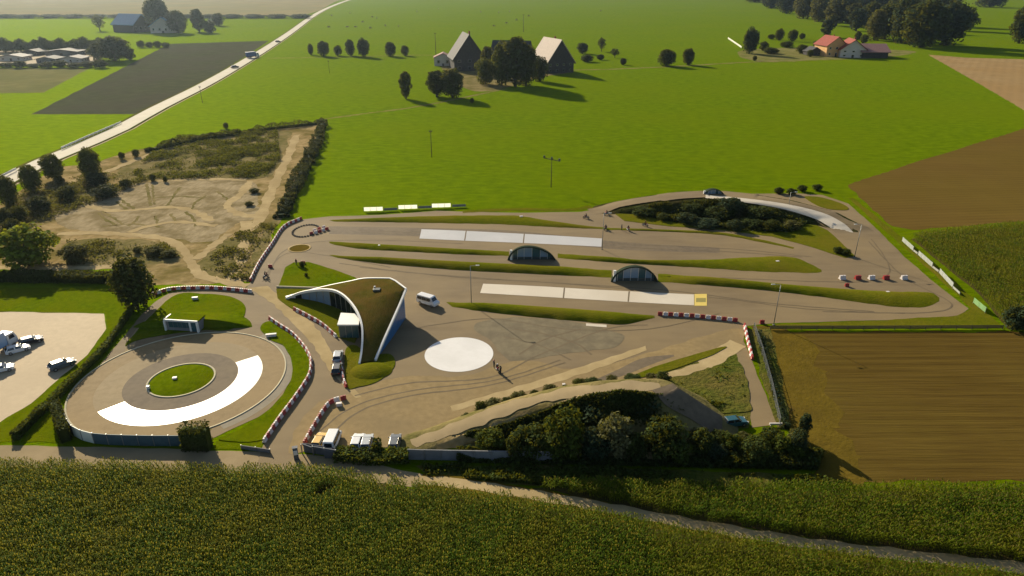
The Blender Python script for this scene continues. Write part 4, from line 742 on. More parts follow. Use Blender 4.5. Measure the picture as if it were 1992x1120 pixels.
def shelter(x, yb, yt, wpx, label, z0=0.0, skew=0.0, rz=0.0):
    p = G(x, yb, z0); H = hgt(x, yb, yt, z0)*0.78; A = wpx/2/ppm(x, yb)*1.1; D = 4.6
    root = empty('glazed_shelter', (p[0], p[1], z0), rz); tag(root, label, 'shelter', 'curved glazed shelters along the track')
    V, Fs = [], []; nu, nv = 24, 10
    def pt(u, v, k=1.0): return (A*k*math.cos(u)*math.sqrt(max(0, 1-0.55*v*v))+skew*H*math.sin(u)**2, D*v*k, H*k*(max(0, math.sin(u))**1.3)*math.sqrt(max(0, 1-v*v)))
    for lay in (1.0, 0.95):
        for j in range(nv+1):
            for i in range(nu+1): V.append(pt(math.pi*i/nu, j/nv, lay))
    s = nu+1; q = s*(nv+1)
    for j in range(nv):
        for i in range(nu): f = (j*s+i, j*s+i+1, (j+1)*s+i+1, (j+1)*s+i); Fs += [f, tuple(k+q for k in f[::-1])]
    for i in range(nu): Fs.append((i, i+1, i+1+q, i+q))
    roof = link('roof', np_mesh('roof', V, Fs, 'dark_green_sheet', True), root)
    mb = MB(); R = []
    for i in range(nu+1):
        a_ = pt(math.pi*i/nu, 0, 1.015); b_ = pt(math.pi*i/nu, 0, 0.94); R.append([(a_[0], -0.15, a_[2]), (b_[0], -0.15, b_[2]), (b_[0], 0.12, b_[2]), (a_[0], 0.12, a_[2])])
    mb.loft(R).build('rim', 'dark_green_sheet', roof)
    MB().box(skew*0.2, 0.55, 0, A*1.72, 0.12, H*0.20).build('plinth', 'zinc', root)
    us = np.linspace(math.radians(18), math.radians(162), 8)
    for i in range(7):
        a_, b_ = pt(us[i], 0, 0.93), pt(us[i+1], 0, 0.93); x0, x1 = b_[0]+0.05, a_[0]-0.05; z = H*0.2
        MB().add([(x0, 0.5, z), (x1, 0.5, z), (x1, 0.5, a_[2]), (x0, 0.5, b_[2]), (x0, 0.56, z), (x1, 0.56, z), (x1, 0.56, a_[2]), (x0, 0.56, b_[2])], [(0, 1, 2, 3), (7, 6, 5, 4), (0, 4, 5, 1), (1, 5, 6, 2), (2, 6, 7, 3), (3, 7, 4, 0)]).build('pane', 'glass_pale' if i in (1, 3, 4) else 'glass_teal', root)
        MB().box(b_[0], 0.53, 0.1, 0.1, 0.12, max(0.3, b_[2]-0.05)).build('mullion', 'metal_pale', root)
    MB().box(-A*0.86, 0.3, 0, 0.6, 0.5, H*0.72).build('side_panel', 'white_paint', root)
shelter(1034, 506, 472, 84, 'curved glazed shelter on the verge beside the grey skid lane', skew=-0.25)
shelter(1234, 548, 510, 82, 'curved glazed shelter on the verge beside the pale skid lane')
shelter(1388, 381, 364, 36, 'small curved glazed shelter on top of the banked bend', z0=3.6)

def kiosk():
    p = G(355, 645); wd = 70/ppm(355, 645); h = 2.5; root = empty('kiosk', (p[0], p[1], 0.1), -0.12); tag(root, 'small white-framed kiosk set into the grass mound', 'kiosk')
    MB().box(0, 1.6, 0, wd-0.3, 2.8, h-0.3).build('wall', 'concrete_wall', root); MB().box(0, 1.75, h-0.3, wd, 3.0, 0.30).build('roof', 'lawn', root); MB().box(0, 0.1, h-0.32, wd, 0.28, 0.42).build('fascia', 'white_paint', root, bevel=0.03)
    for s in (-1, 1): MB().box(s*(wd/2-0.17), 0.05, 0, 0.3, 0.5, h-0.3).build('frame_post', 'white_paint', root)
    MB().box(-wd/2+0.15, 1.4, h-0.32, 0.28, 2.3, 0.42).build('upstand', 'white_paint', root)
    for i in range(5): MB().box(-wd/2+0.9+i*(wd-2.6)/5+(wd-2.6)/10, 0.16, 0.75, (wd-2.6)/5-0.1, 0.05, 1.35).build('pane', 'glass_teal', root)
    d = MB().box(wd/2-1.1, 0.15, 0.02, 0.95, 0.06, 2.1).build('door', 'paint_teal', root); MB().box(wd/2-1.45, 0.09, 1.0, 0.05, 0.06, 0.16).build('handle', 'metal_pale', d)
    MB().box(wd/2-1.9, 0.14, 0.02, 0.4, 0.06, 2.15).build('door_frame', 'white_paint', root)
kiosk()
fk = ridge_fn([(330, 630, 2.2), (360, 630, 2.35), (388, 632, 2.2)], 1.2, 0.26); YK = G(355, 645)[1]+2.0
def hillK(x, y): return fk(x, y) if y > YK else -1.0
hillK.P = fk.P; bank('kiosk_mound', hillK, 'lawn', 10, 0.6, z0=0.12)

# ------------------------------------------------------------------ barrier blocks, boards, fences, poles
BP = [(-0.30, 0), (-0.30, 0.14), (-0.17, 0.30), (-0.13, 0.78), (0.13, 0.78), (0.17, 0.30), (0.30, 0.14), (0.30, 0)]
mbp = MB(); nB = len(BP)
mbp.loft([[(x, y*0.97 if abs(x) > 0.45 else y, z) for y, z in BP] for x in (-0.48, -0.44, 0.44, 0.48)])
mbp.box(0, 0, 0.78, 0.2, 0.12, 0.05)
BAR = {c: mbp.mesh('barrier_block', 'plastic_'+c) for c in ('red', 'white')}
def blocks(path, label, frm, group, step=1.02, start=0):
    g = np.array([G(*p) for p in cat(path, 8)]); n = max(2, int(length(g)/step)); q = resample(g, n); T_ = np.gradient(q, axis=0)
    for i in range(n):
        c = ('red', 'white')[(i+start) % 2]
        o = link('barrier_block', BAR[c]); o.location = (q[i][0]+random.uniform(-.03, .03), q[i][1]+random.uniform(-.03, .03), 0.05); o.rotation_euler = (0, 0, math.atan2(T_[i][1], T_[i][0])+random.uniform(-0.06, 0.06))
        tag(o, f'{c} plastic barrier block, {nth(i)} from {frm} in {label}', 'barrier', group)
blocks([(301, 574), (330, 565), (380, 562), (430, 563), (487, 569)], 'row above kiosk lawn', 'the dark tree', 'barrier row above the kiosk lawn')
blocks([(526, 622), (540, 632), (570, 652), (596, 682), (605, 705), (600, 735), (575, 775), (545, 815), (516, 858)], 'long curving row', 'the crossing', 'barrier row beside the ring track')
blocks([(574, 604), (600, 617), (628, 634), (652, 655)], 'row below pavilion', 'the edging wall', 'barrier row below the pavilion')
blocks([(594, 862), (610, 832), (630, 800), (645, 784), (668, 777)], 'hooked gateway row', 'the gateway', 'barrier row inside the gateway')
blocks([(1284, 613), (1350, 617), (1430, 625)], 'pale skid lane row', 'the verge', 'barrier row at the pale skid lane')
blocks([(1449, 636), (1455, 665), (1463, 698)], 'fenced lane row', 'its head', 'barrier row at the fenced lane')
blocks([(488, 546), (505, 512), (530, 475), (552, 443), (585, 427)], 'dirt ground row', 'the crossing', 'barrier row by the dirt ground')
blocks([(606, 456), (618, 453), (636, 447)], 'front heap at the tyre oval', 'its oval end', 'barriers at the tyre circle', step=0.9)
blocks([(612, 450), (630, 444)], 'rear heap at the tyre oval', 'its oval end', 'barriers at the tyre circle', step=0.9, start=1)
blocks([(664, 712), (668, 738), (673, 752)], 'row beside black car', 'the silver car', 'barrier row beside the black car')
for x, y, wh in [(1482, 629, 'at the start of the long wooden fence'), (1647, 557, 'below the spaced barrier line'), (590, 513, 'at the tip of the triangular lawn'), (526, 520, 'beside the dirt ground row')]:
    o = link('barrier_block', BAR['red']); o.location = (*G(x, y), 0.05); tag(o, 'single red plastic barrier block '+wh, 'barrier')
# larger markers in the right-hand loop
for k, (x, c) in enumerate([(1638, 'white'), (1668, 'red'), (1695, 'white'), (1723, 'red'), (1758, 'white')]):
    o = link('barrier_block', BAR[c]); o.location = (*G(x, 543), 0.05); o.scale = (1.5, 1.9, 1.25); o.rotation_euler = (0, 0, 0.1)
    tag(o, f'big {c} plastic barrier, {nth(4-k)} from the white boards in the spaced line', 'barrier', 'spaced barrier line in the loop')
# tyre circle
tc = G(595, 449); tyre_me = MB()
for k in range(12):
    a0, a1 = 2*math.pi*k/12, 2*math.pi*(k+1)/12; tyre_me.tube((0.25*math.cos(a0), 0.25*math.sin(a0), 0.12), (0.25*math.cos(a1), 0.25*math.sin(a1), 0.12), 0.11, 0.11, 6)
tyre_me = tyre_me.mesh('tyre', 'rubber', True)
for k in range(30):
    a = 2*math.pi*k/30; o = link('tyre', tyre_me); o.location = (tc[0]+3.6*math.cos(a), tc[1]+5.2*math.sin(a), 0.05); tag(o, 'old black tyre laid in the oval on the asphalt', 'tyre', 'tyres of the oval')

def board(x0, y0, x1, y1, h, mat, label, lift=0.25, group=None):
    a, b = G(x0, y0), G(x1, y1); L_ = math.dist(a, b); ang = math.atan2(b[1]-a[1], b[0]-a[0]); o = empty('perimeter_board', ((a[0]+b[0])/2, (a[1]+b[1])/2, 0.02), ang); tag(o, label, 'board', group)
    n = max(2, round(L_/2.2))
    for i in range(n):
        x0, x1 = -L_/2+i*L_/n+0.03, -L_/2+(i+1)*L_/n-0.03
        if mat.startswith('banner'): MB().add([(x0+(x1-x0)*a/4, 0.03*math.sin(a*1.7+i), lift+h*b) for b in (0, 1) for a in range(5)], [(a, a+1, a+6, a+5) for a in range(4)]).build('panel', mat, o)
        else: MB().box((x0+x1)/2, 0, lift, x1-x0, 0.05, h).build('panel', mat, o)
    for i in range(n+1): MB().box(-L_/2+i*L_/n, 0.07, 0, 0.08, 0.08, h+lift).build('post', 'metal_grey', o)
    return o
for k, (x, y) in enumerate([(708, 412), (775, 408), (840, 405)]): board(x, y, x+37, y-1, 1.25, 'banner_white', nth(k)+' white perimeter board along the meadow, counted from the tyre oval', group='white boards along the meadow')
for k, (x, y) in enumerate([(747, 411), (814, 407), (880, 404)]): board(x, y, x+26, y-1, 0.8, 'concrete_wall', nth(k)+' grey perimeter board along the meadow, counted from the tyre oval', group='grey boards along the meadow')
for k, (x0, y0, x1, y1) in enumerate([(1754, 470, 1775, 489), (1785, 497, 1812, 521), (1826, 532, 1852, 561)]): board(x0, y0, x1, y1, 1.2, 'banner_white', nth(2-k)+' white board beside the dark maize, counted from the pale green board', group='white boards beside the maize')
for k, (x0, y0, x1, y1) in enumerate([(1776, 490, 1784, 496), (1813, 522, 1825, 531), (1853, 562, 1866, 574)]): board(x0, y0, x1, y1, 0.5, 'metal_pale', nth(2-k)+' low grey rail beside the maize, counted from the pale green board', group='rails between the boards')
board(1892, 590, 1915, 609, 1.2, 'banner_green', 'pale green perimeter board at the corner of the loop')
def panel_wall(name, path, h, pl, mat, label, cat_='wall', mats=None, cap=None, post='metal_grey'):
    g = np.array([G(*p) for p in path]); n = max(1, round(length(g)/pl)); q = resample(g, n+1); o = empty(name, (q[0][0], q[0][1], 0)); tag(o, label, cat_); x0, y0 = q[0]
    for i in range(n):
        a, b = q[i], q[i+1]; L_ = math.dist(a, b); ang = math.atan2(b[1]-a[1], b[0]-a[0]); mm = mats(i) if mats else mat
        MB().box((a[0]+b[0])/2-x0, (a[1]+b[1])/2-y0, 0, L_-0.1, 0.1, h).build('panel', mm, o)
        if cap: MB().box((a[0]+b[0])/2-x0, (a[1]+b[1])/2-y0, h, L_-0.02, 0.18, 0.08, ang).build('coping', cap, o)
        o.children[-1 if not cap else -2].data.transform(Matrix.Translation(((a[0]+b[0])/2-x0, (a[1]+b[1])/2-y0, 0)) @ Matrix.Rotation(ang, 4, 'Z') @ Matrix.Translation((-(a[0]+b[0])/2+x0, -(a[1]+b[1])/2+y0, 0)))
    for p in q: MB().box(p[0]-x0, p[1]-y0, 0, 0.14, 0.14, h+0.1).build('post', post, o)
    return o
panel_wall('curved_screen', [(126, 808), (131, 828), (146, 849), (172, 861), (215, 865), (290, 867), (362, 867)], 2.0, 2.4, 'screen_teal', 'curved teal privacy screen around the foot of the ring track', 'screen', mats=lambda i: 'board_white' if i in (3, 4) else 'screen_teal')
panel_wall('panel_wall', [(795, 894), (940, 897), (1085, 899)], 1.9, 2.5, 'concrete_wall', 'long grey panel wall below the dusty pad', cap='concrete_wall')
panel_wall('gateway_wall', [(588, 882), (655, 893)], 1.7, 2.2, 'wall_dark', 'dark gateway wall below the hooked barrier row', cap='wall_dark')
panel_wall('low_wall', [(470, 873), (526, 881)], 0.7, 2.0, 'concrete_wall', 'low grey wall across the gateway from the dark wall')
def fence(path, h, sp, label, rails=(0.5, 0.95), mat='wood_pole', name='fence', rw=0.12):
    g = np.array([G(*p) for p in path]); n = round(length(g)/sp); q = resample(g, n+1); o = empty(name, (q[0][0], q[0][1], 0)); tag(o, label, 'fence'); x0, y0 = q[0]; pm = MB().box(0, 0, 0, 0.12, 0.12, h).mesh('post', mat)
    for p in q: c = link('post', pm, o); c.location = (p[0]-x0, p[1]-y0, 0)
    for i in range(n):
        a, b = q[i], q[i+1]; L_ = math.dist(a, b); ang = math.atan2(b[1]-a[1], b[0]-a[0])
        for r_ in rails: MB().box((a[0]+b[0])/2-x0, (a[1]+b[1])/2-y0, h*r_-rw, L_-0.13, 0.04, rw, ang).build('rail', mat, o)
fence([(1498, 641), (1700, 641), (1950, 640)], 0.95, 3.2, 'long low wooden fence along the stubble field', rails=(0.45, 0.72, 1.0), rw=0.2)
fence([(1466, 641), (1482, 690), (1500, 755), (1516, 828)], 1.7, 2.6, 'tall wire-railed fence beside the lane and the stubble field', rails=(0.3, 0.55, 0.8, 1.0), mat='metal_grey', rw=0.05)
fence([(120, 291), (180, 264), (236, 240)], 1.2, 4.0, 'white guard rail along the country road', rails=(0.72, 1.0), mat='white_paint', name='guard_rail', rw=0.42)
fence([(-40, 367), (0, 348), (32, 332)], 1.2, 4.0, 'white guard rail before the roadside tree row', rails=(0.72, 1.0), mat='white_paint', name='guard_rail', rw=0.42)
a, b = G(1496, 828), G(1522, 829); tag(MB().box((a[0]+b[0])/2, (a[1]+b[1])/2, 0.3, math.dist(a, b), 0.25, 0.3, 0).box(a[0]+.3, a[1], 0.0, .2, .2, .3).box(b[0]-.3, b[1], 0.0, .2, .2, .3).build('plank_bench', 'plastic_white'), 'white plank bench closing the end of the fenced lane', 'bench')
def gate_pillar():
    p = G(577, 893); o = empty('gate_pillar', (*p, 0), 0.3); tag(o, 'dark gate pillar with a white sign at the entrance', 'pillar')
    MB().box(0, 0, 0, 0.7, 0.5, 2.2).build('pillar', 'wall_dark', o, bevel=0.03); MB().box(0, -0.29, 1.0, 0.6, 0.05, 0.8).build('sign_plate', 'white_paint', o); MB().box(0, 0, 2.2, 0.84, 0.64, 0.1).build('cap', 'concrete_wall', o)
gate_pillar()
def lamp_post(x, yb, yt, label, armdir=1):
    p = G(x, yb); h = hgt(x, yb, yt); o = empty('lamp_post', (*p, 0)); tag(o, label, 'lamp post', 'lamp posts of the test ground')
    MB().tube((0, 0, 0), (0, 0, h), 0.10, 0.055, 8).build('pole', 'metal_grey', o, True); MB().tube((0, 0, h-0.03), (armdir*1.3, 0, h+0.12), 0.05, 0.04, 6).build('arm', 'metal_grey', o)
    hd = MB().box(armdir*1.6, 0, h+0.06, 0.8, 0.32, 0.14).build('lamp_head', 'metal_pale', o, bevel=0.02); MB().box(armdir*1.6, 0, h+0.035, 0.6, 0.22, 0.03).build('lens', 'lamp_clear', hd); MB().box(0, 0, 0, 0.4, 0.4, 0.15).build('base', 'concrete_wall', o)
lamp_post(917, 592, 517, 'lamp post beside the van at the head of the pale skid lane'); lamp_post(1505, 632, 554, 'lamp post at the start of the long wooden fence', -1); lamp_post(1662, 501, 437, 'lamp post at the tip of the lawn below the banked bend', -1)
lamp_post(1531, 418, 374, 'lamp post on the bank of the pale bend'); lamp_post(1171, 485, 415, 'lamp post at the end of the grey skid lane')
def power_pole(x, yb, yt, label, arm=0.0, big=False):
    p = G(x, yb); h = hgt(x, yb, yt); o = empty('power_pole', (*p, 0), arm); tag(o, label, 'power pole', 'wooden power poles in the meadow')
    MB().tube((0, 0, -0.2), (0, 0, h), 0.016*h, 0.010*h, 8).build('pole', 'wood_pole', o, True); L_ = 7.2 if big else h*0.12
    MB().box(0, 0, h-0.5, L_, 0.22, 0.22).build('crossarm', 'wood_pole', o)
    for k in (-1, 0, 1):
        if big: MB().tube((k*L_*0.46, 0, h-0.3), (k*L_*0.46, 0, h+0.5), 0.42, 0.30, 8).build('insulator', 'zinc', o)
        else: MB().tube((k*L_*0.42, 0, h-0.3), (k*L_*0.42, 0, h+0.3), 0.12, 0.08, 6).build('insulator', 'zinc', o)
power_pole(1072, 364, 308, 'dark power pole with three large insulators alone in the meadow', -0.72, True)
power_pole(840, 306, 254, 'thin wooden pole alone in the meadow above the boards'); power_pole(394, 200, 168, 'wooden pole beside the country road'); power_pole(641, 142, 118, 'short pole below the orchard row'); power_pole(848, 106, 64, 'pole behind the dark barn'); power_pole(1018, 62, 28, 'far pole above the tallest farm tree')

# ------------------------------------------------------------------ vehicles
def wheel(parent, x, y, r=0.32, w_=0.22):
    t = MB().tube((x, y-w_/2, r), (x, y+w_/2, r), r, r, 16).build('wheel', 'rubber', parent); MB().tube((x, y-w_/2-0.01, r), (x, y+w_/2+0.01, r), r*0.62, r*0.62, 12).build('rim', 'rim', t)
def car(x, y, rz, paint, label, kind='hatch', z=0.05, s=1.0):
    p = G(x, y); o = empty({'hatch': 'car', 'van': 'van', 'truck': 'truck'}[kind], (*p, z), rz); o.scale = (s, s, s); tag(o, label, {'hatch': 'car', 'van': 'van', 'truck': 'truck'}[kind])
    P = 'paint_'+paint
    def qd(pts, nm, mat, parent=None):
        n_ = (Vector(pts[1])-Vector(pts[0])).cross(Vector(pts[2])-Vector(pts[0])).normalized()*0.03
        MB().add(list(pts)+[tuple(Vector(q)+n_) for q in pts], [(0, 1, 2, 3), (7, 6, 5, 4), (0, 4, 5, 1), (1, 5, 6, 2), (2, 6, 7, 3), (3, 7, 4, 0)]).build(nm, mat, parent or o)
    if kind == 'hatch':
        W = 0.88; hull = [(-2.08, .34), (-2.14, .60), (-2.10, .88), (-1.98, .96), (0.95, .95), (1.55, .88), (2.02, .74), (2.14, .58), (2.10, .30), (1.72, .24), (-1.7, .24)]
        b = MB(); b.loft([[(x_, s_*(W if abs(x_) < 1.9 else W-0.06), z_) for x_, z_ in hull] for s_ in (-1, 1)]); B = b.build('body', P, o, bevel=0.06)
        cb = [(-1.95, .95), (1.0, .95)]; xb0, xb1, xt0, xt1, zb, zt, wb, wt = -1.97, 1.02, -1.55, 0.22, 0.94, 1.44, 0.80, 0.62
        MB().add([(xb0, -wb, zb), (xb1, -wb, zb), (xb1, wb, zb), (xb0, wb, zb), (xt0, -wt, zt), (xt1, -wt, zt), (xt1, wt, zt), (xt0, wt, zt)], [(3, 2, 1, 0), (4, 5, 6, 7), (0, 1, 5, 4), (1, 2, 6, 5), (2, 3, 7, 6), (3, 0, 4, 7)]).build('cabin', P, o, bevel=0.05)
        def lp(a, b_, t): return tuple(a[i]+(b_[i]-a[i])*t for i in range(3))
        def win(A, B_, C_, D_, nm, m=0.1, ):
            c = [sum(v[i] for v in (A, B_, C_, D_))/4 for i in range(3)]; qd([lp(v, c, m) for v in (A, B_, C_, D_)], nm, 'glass_dark')
        win((xb1, -wb, zb), (xb1, wb, zb), (xt1, wt, zt), (xt1, -wt, zt), 'windscreen'); win((xb0, wb, zb), (xb0, -wb, zb), (xt0, -wt, zt), (xt0, wt, zt), 'rear_window')
        win((xb0+.1, -wb, zb), (-.45, -wb, zb), (-.45, -wt, zt), (xt0+.05, -wt, zt), 'side_window', .14); win((-.4, -wb, zb), (xb1, -wb, zb), (xt1, -wt, zt), (-.4, -wt, zt), 'side_window', .14)
        win((-.45, wb, zb), (xb0+.1, wb, zb), (xt0+.05, wt, zt), (-.45, wt, zt), 'side_window', .14); win((xb1, wb, zb), (-.4, wb, zb), (-.4, wt, zt), (xt1, wt, zt), 'side_window', .14)
        for sx in (-1.32, 1.32):
            for sy in (-1, 1): wheel(o, sx, sy*0.80)
        for sy in (-1, 1):
            MB().box(2.06, sy*0.62, .58, .14, .34, .14).build('headlight', 'lamp_clear', o); MB().box(-2.08, sy*0.66, .66, .12, .28, .18).build('tail_light', 'lamp_red', o); MB().box(0.72, sy*0.96, .98, .14, .2, .13).build('mirror', P, o)
    elif kind == 'van':
        hull = [(-2.6, .38), (-2.64, 1.1), (-2.56, 2.15), (-2.4, 2.25), (1.25, 2.25), (1.5, 2.15), (2.02, 1.32), (2.5, 1.1), (2.62, .9), (2.62, .36)]
        MB().loft([[(x_, s_*(0.98 if z_ < 1.2 else 0.86), z_) for x_, z_ in hull] for s_ in (-1, 1)]).build('body', P, o, bevel=0.07)
        qd([(1.98, -.78, 1.36), (1.98, .78, 1.36), (1.53, .72, 2.06), (1.53, -.72, 2.06)], 'windscreen', 'glass_dark'); qd([(-2.63, .7, 1.3), (-2.63, -.7, 1.3), (-2.58, -.66, 2.05), (-2.58, .66, 2.05)], 'rear_window', 'glass_dark')
        for x0, x1 in ((-2.3, -1.1), (-1.0, .2), (.3, 1.5)):
            xt = x1-0.25 if x1 > 1 else x1
            qd([(x0, -.985, 1.3), (x1, -.985, 1.3), (xt, -.90, 2.0), (x0, -.90, 2.0)], 'side_window', 'glass_dark'); qd([(x1, .985, 1.3), (x0, .985, 1.3), (x0, .90, 2.0), (xt, .90, 2.0)], 'side_window', 'glass_dark')
        for sx in (-1.6, 1.65):
            for sy in (-1, 1): wheel(o, sx, sy*0.86, .36, .24)
        for sy in (-1, 1): MB().box(2.6, sy*0.72, .72, .12, .36, .18).build('headlight', 'lamp_clear', o); MB().box(-2.62, sy*0.82, .9, .08, .2, .4).build('tail_light', 'lamp_red', o); MB().box(1.5, sy*1.08, 1.3, .15, .2, .25).build('mirror', P, o)
    else:
        MB().box(-1.2, 0, 1.1, 6.6, 2.5, 2.7).build('cargo_box', P, o, bevel=0.05); MB().box(0, 0, .6, 9.0, .9, .45).build('chassis', 'rubber', o)
        MB().prism([(2.3, .6), (2.3, 3.0), (3.9, 3.0), (4.35, 1.9), (4.45, .6)], -1.2, 1.2).build('cab', 'paint_white', o, bevel=0.05); qd([(4.36, -1.05, 1.95), (4.36, 1.05, 1.95), (3.97, 1.0, 2.85), (3.97, -1.0, 2.85)], 'windscreen', 'glass_dark')
        for sy in (-1, 1):
            qd([(2.7, sy*1.215, 1.9), (3.9, sy*1.215, 1.9), (3.7, sy*1.215, 2.7), (2.7, sy*1.215, 2.7)][::sy], 'side_window', 'glass_dark')
            for sx in (-3.4, -2.2, 3.3): wheel(o, sx, sy*1.05, .5, .3)
            MB().box(4.45, sy*.9, .9, .1, .4, .25).build('headlight', 'lamp_clear', o); MB().box(-4.5, sy*1.0, .8, .08, .3, .25).build('tail_light', 'lamp_red', o)
    return o
R_ = math.radians
car(833, 592, R_(-32), 'white', 'white van parked beside the pavilion glass wall', 'van')
car(658, 698, R_(97), 'silver', 'silver car parked behind the black one at the pavilion'); car(656, 722, R_(96), 'black', 'black car parked at the barrier row below the pavilion')
car(36, 684, R_(40), 'white', 'white car parked next to the truck in the parking lot'); car(62, 667, R_(38), 'black', 'black car parked next to the white one in the parking lot'); car(122, 714, R_(50), 'grey', 'grey car parked by the long clipped hedge', s=1.08)
car(4, 722, R_(30), 'white', 'white car parked below the truck in the parking lot'); car(-10, 690, R_(78), 'paleblue', 'pale blue box truck parked in the parking lot', 'truck', s=1.05)
car(622, 864, R_(85), 'yellow', 'yellow car parked at the dark gateway wall'); car(648, 864, R_(88), 'white', 'white van parked next to the yellow car', 'van', s=0.92); car(695, 866, R_(90), 'white', 'white car parked behind the leafy hedge'); car(714, 867, R_(92), 'silver', 'silver car parked behind the leafy hedge'); car(768, 867, R_(90), 'grey', 'grey car parked at the end of the leafy hedge')
car(1428, 826, R_(12), 'teal', 'dark teal car parked at the foot of the ramp')
car(492, 112, R_(56), 'blue', 'blue truck driving on the country road', 'truck', s=1.35); car(457, 132, R_(56), 'grey', 'dark car following the truck on the country road', s=1.5); car(541, 82, R_(57), 'black', 'dark car far ahead on the country road', s=1.4)

# ------------------------------------------------------------------ people, motorcycles, cows
def skin(name, J, E_, mat, sub=1):
    ks = list(J); me = bpy.data.meshes.new(name); me.from_pydata([J[k][:3] for k in ks], [(ks.index(a), ks.index(b)) for a, b in E_], []); o = bpy.data.objects.new(name, me); col.objects.link(o)
    m = o.modifiers.new('s', 'SKIN'); o.modifiers.new('d', 'SUBSURF').levels = sub
    for i, k in enumerate(ks): r = J[k][3]; me.skin_vertices[0].data[i].radius = (r, r); me.skin_vertices[0].data[i].use_root = (i == 0)
    bpy.context.view_layer.update(); ev = o.evaluated_get(bpy.context.evaluated_depsgraph_get()); r_ = bpy.data.meshes.new_from_object(ev); bpy.data.objects.remove(o); r_.materials.clear(); r_.materials.append(MATS[mat])
    r_.polygons.foreach_set('use_smooth', np.ones(len(r_.polygons), bool)); return r_
def body(sit):
    J = dict(pelvis=(0, 0, .95, .14), belly=(0, 0, 1.12, .14), chest=(0, 0, 1.36, .16), neck=(0, 0, 1.52, .06), head=(0.02, 0, 1.64, .105), crown=(0.02, 0, 1.74, .07)); E_ = [('pelvis', 'belly'), ('belly', 'chest'), ('chest', 'neck'), ('neck', 'head'), ('head', 'crown')]
    for n_, s in (('l', 1), ('r', -1)):
        if sit: J.update({'hip'+n_: (0.02, s*.1, .93, .1), 'knee'+n_: (.42, s*.2, .78, .075), 'ank'+n_: (.2, s*.2, .36, .05), 'toe'+n_: (.38, s*.2, .32, .04), 'sh'+n_: (0, s*.19, 1.43, .075), 'elb'+n_: (.24, s*.3, 1.22, .05), 'wri'+n_: (.52, s*.28, 1.1, .038), 'fin'+n_: (.6, s*.28, 1.08, .03)})
        else: J.update({'hip'+n_: (0, s*.1, .9, .1), 'knee'+n_: (.03, s*.11, .5, .07), 'ank'+n_: (0, s*.12, .09, .045), 'toe'+n_: (.16, s*.13, .04, .04), 'sh'+n_: (0, s*.19, 1.43, .075), 'elb'+n_: (-.02, s*.26, 1.14, .05), 'wri'+n_: (.08, s*.26, .9, .038), 'fin'+n_: (.11, s*.26, .78, .028)})
        E_ += [('pelvis', 'hip'+n_), ('hip'+n_, 'knee'+n_), ('knee'+n_, 'ank'+n_), ('ank'+n_, 'toe'+n_), ('chest', 'sh'+n_), ('sh'+n_, 'elb'+n_), ('elb'+n_, 'wri'+n_), ('wri'+n_, 'fin'+n_)]
    if sit: J = {k: (x_ + (0.16 if k in ('neck', 'head', 'crown') else 0.1 if k in ('chest', 'shl', 'shr') else 0)-0.15, y_, z_-0.14, r_) for k, (x_, y_, z_, r_) in J.items()}
    return skin('person', J, E_, 'leather_black')
RIDER, STAND = body(True), body(False)
HELM = MB()
HELM.loft([[(r_*math.cos(a*math.pi/5), r_*math.sin(a*math.pi/5), z_) for a in range(10)] for z_, r_ in ((0, .08), (.05, .13), (.14, .15), (.23, .12), (.28, .04))])
HELM = {c: HELM.mesh('helmet', m, True) for c, m in (('white', 'plastic_white'), ('red', 'plastic_red'), ('black', 'leather_black'))}
def person(loc, rz, label, sit=False, helm='white', group=None):
    o = link('person', RIDER if sit else STAND); o.location = loc; o.rotation_euler = (0, 0, rz); tag(o, label, 'person', group)
    h = link('helmet', HELM[helm], o); h.location = (0.03, 0, 1.36+0.02) if sit else (0.02, 0, 1.55); return o
def moto_proto():
    o = empty('motorcycle', (0, 0, 0))
    for x in (-.72, .72): t = MB().tube((x, -.07, .31), (x, .07, .31), .31, .31, 16).build('wheel', 'rubber', o); MB().tube((x, -.08, .31), (x, .08, .31), .19, .19, 10).build('rim', 'rim', t)
    MB().prism([(-.55, .35), (-.35, .62), (.3, .62), (.38, .3), (-.2, .22)], -.13, .13).build('engine', 'metal_grey', o, bevel=.03)
    MB().prism([(-.1, .66), (-.12, .86), (.2, .95), (.42, .86), (.4, .66)], -.16, .16).build('tank', 'plastic_red', o, bevel=.05); MB().prism([(-.85, .76), (-.95, .9), (-.1, .84), (-.1, .7)], -.13, .13).build('seat', 'leather_black', o, bevel=.03)
    MB().tube((.5, 0, .95), (.74, 0, .3), .05, .05, 6).build('fork', 'metal_pale', o); MB().tube((.42, -.36, 1.0), (.42, .36, 1.0), .02, .02, 6).build('handlebar', 'metal_grey', o); MB().tube((.58, 0, .86), (.68, 0, .86), .1, .09, 10).build('headlight', 'lamp_clear', o); MB().prism([(.42, .95), (.5, 1.2), (.64, .95)], -.14, .14).build('fairing', 'plastic_red', o); MB().tube((-.1, -.17, .3), (-.85, -.2, .42), .05, .07, 8).build('exhaust', 'metal_pale', o)
    return o
proto = None
def moto(x, y, rz, label, rider=None, helm='white', group=None):
    global proto
    o = moto_proto() if proto is None else copy_tree(proto); proto = proto or o
    p = G(x, y); o.location = (*p, 0.06); o.rotation_euler = (0, 0, rz); tag(o, label, 'motorcycle', group or 'motorcycles on the test ground')
    if rider: person((p[0], p[1], 0.06), rz, rider, True, helm, 'riders on the test ground')
moto(968, 722, R_(-75), 'motorcycle stopped at the edge of the white circle', 'rider in black on the motorcycle at the white circle'); person((*G(961, 716), 0.05), 0.6, 'person in dark clothes standing by the motorcycle at the white circle', helm='red'); person((*G(974, 728), 0.05), 2.5, 'second person in dark clothes behind the motorcycle at the white circle', helm='black')
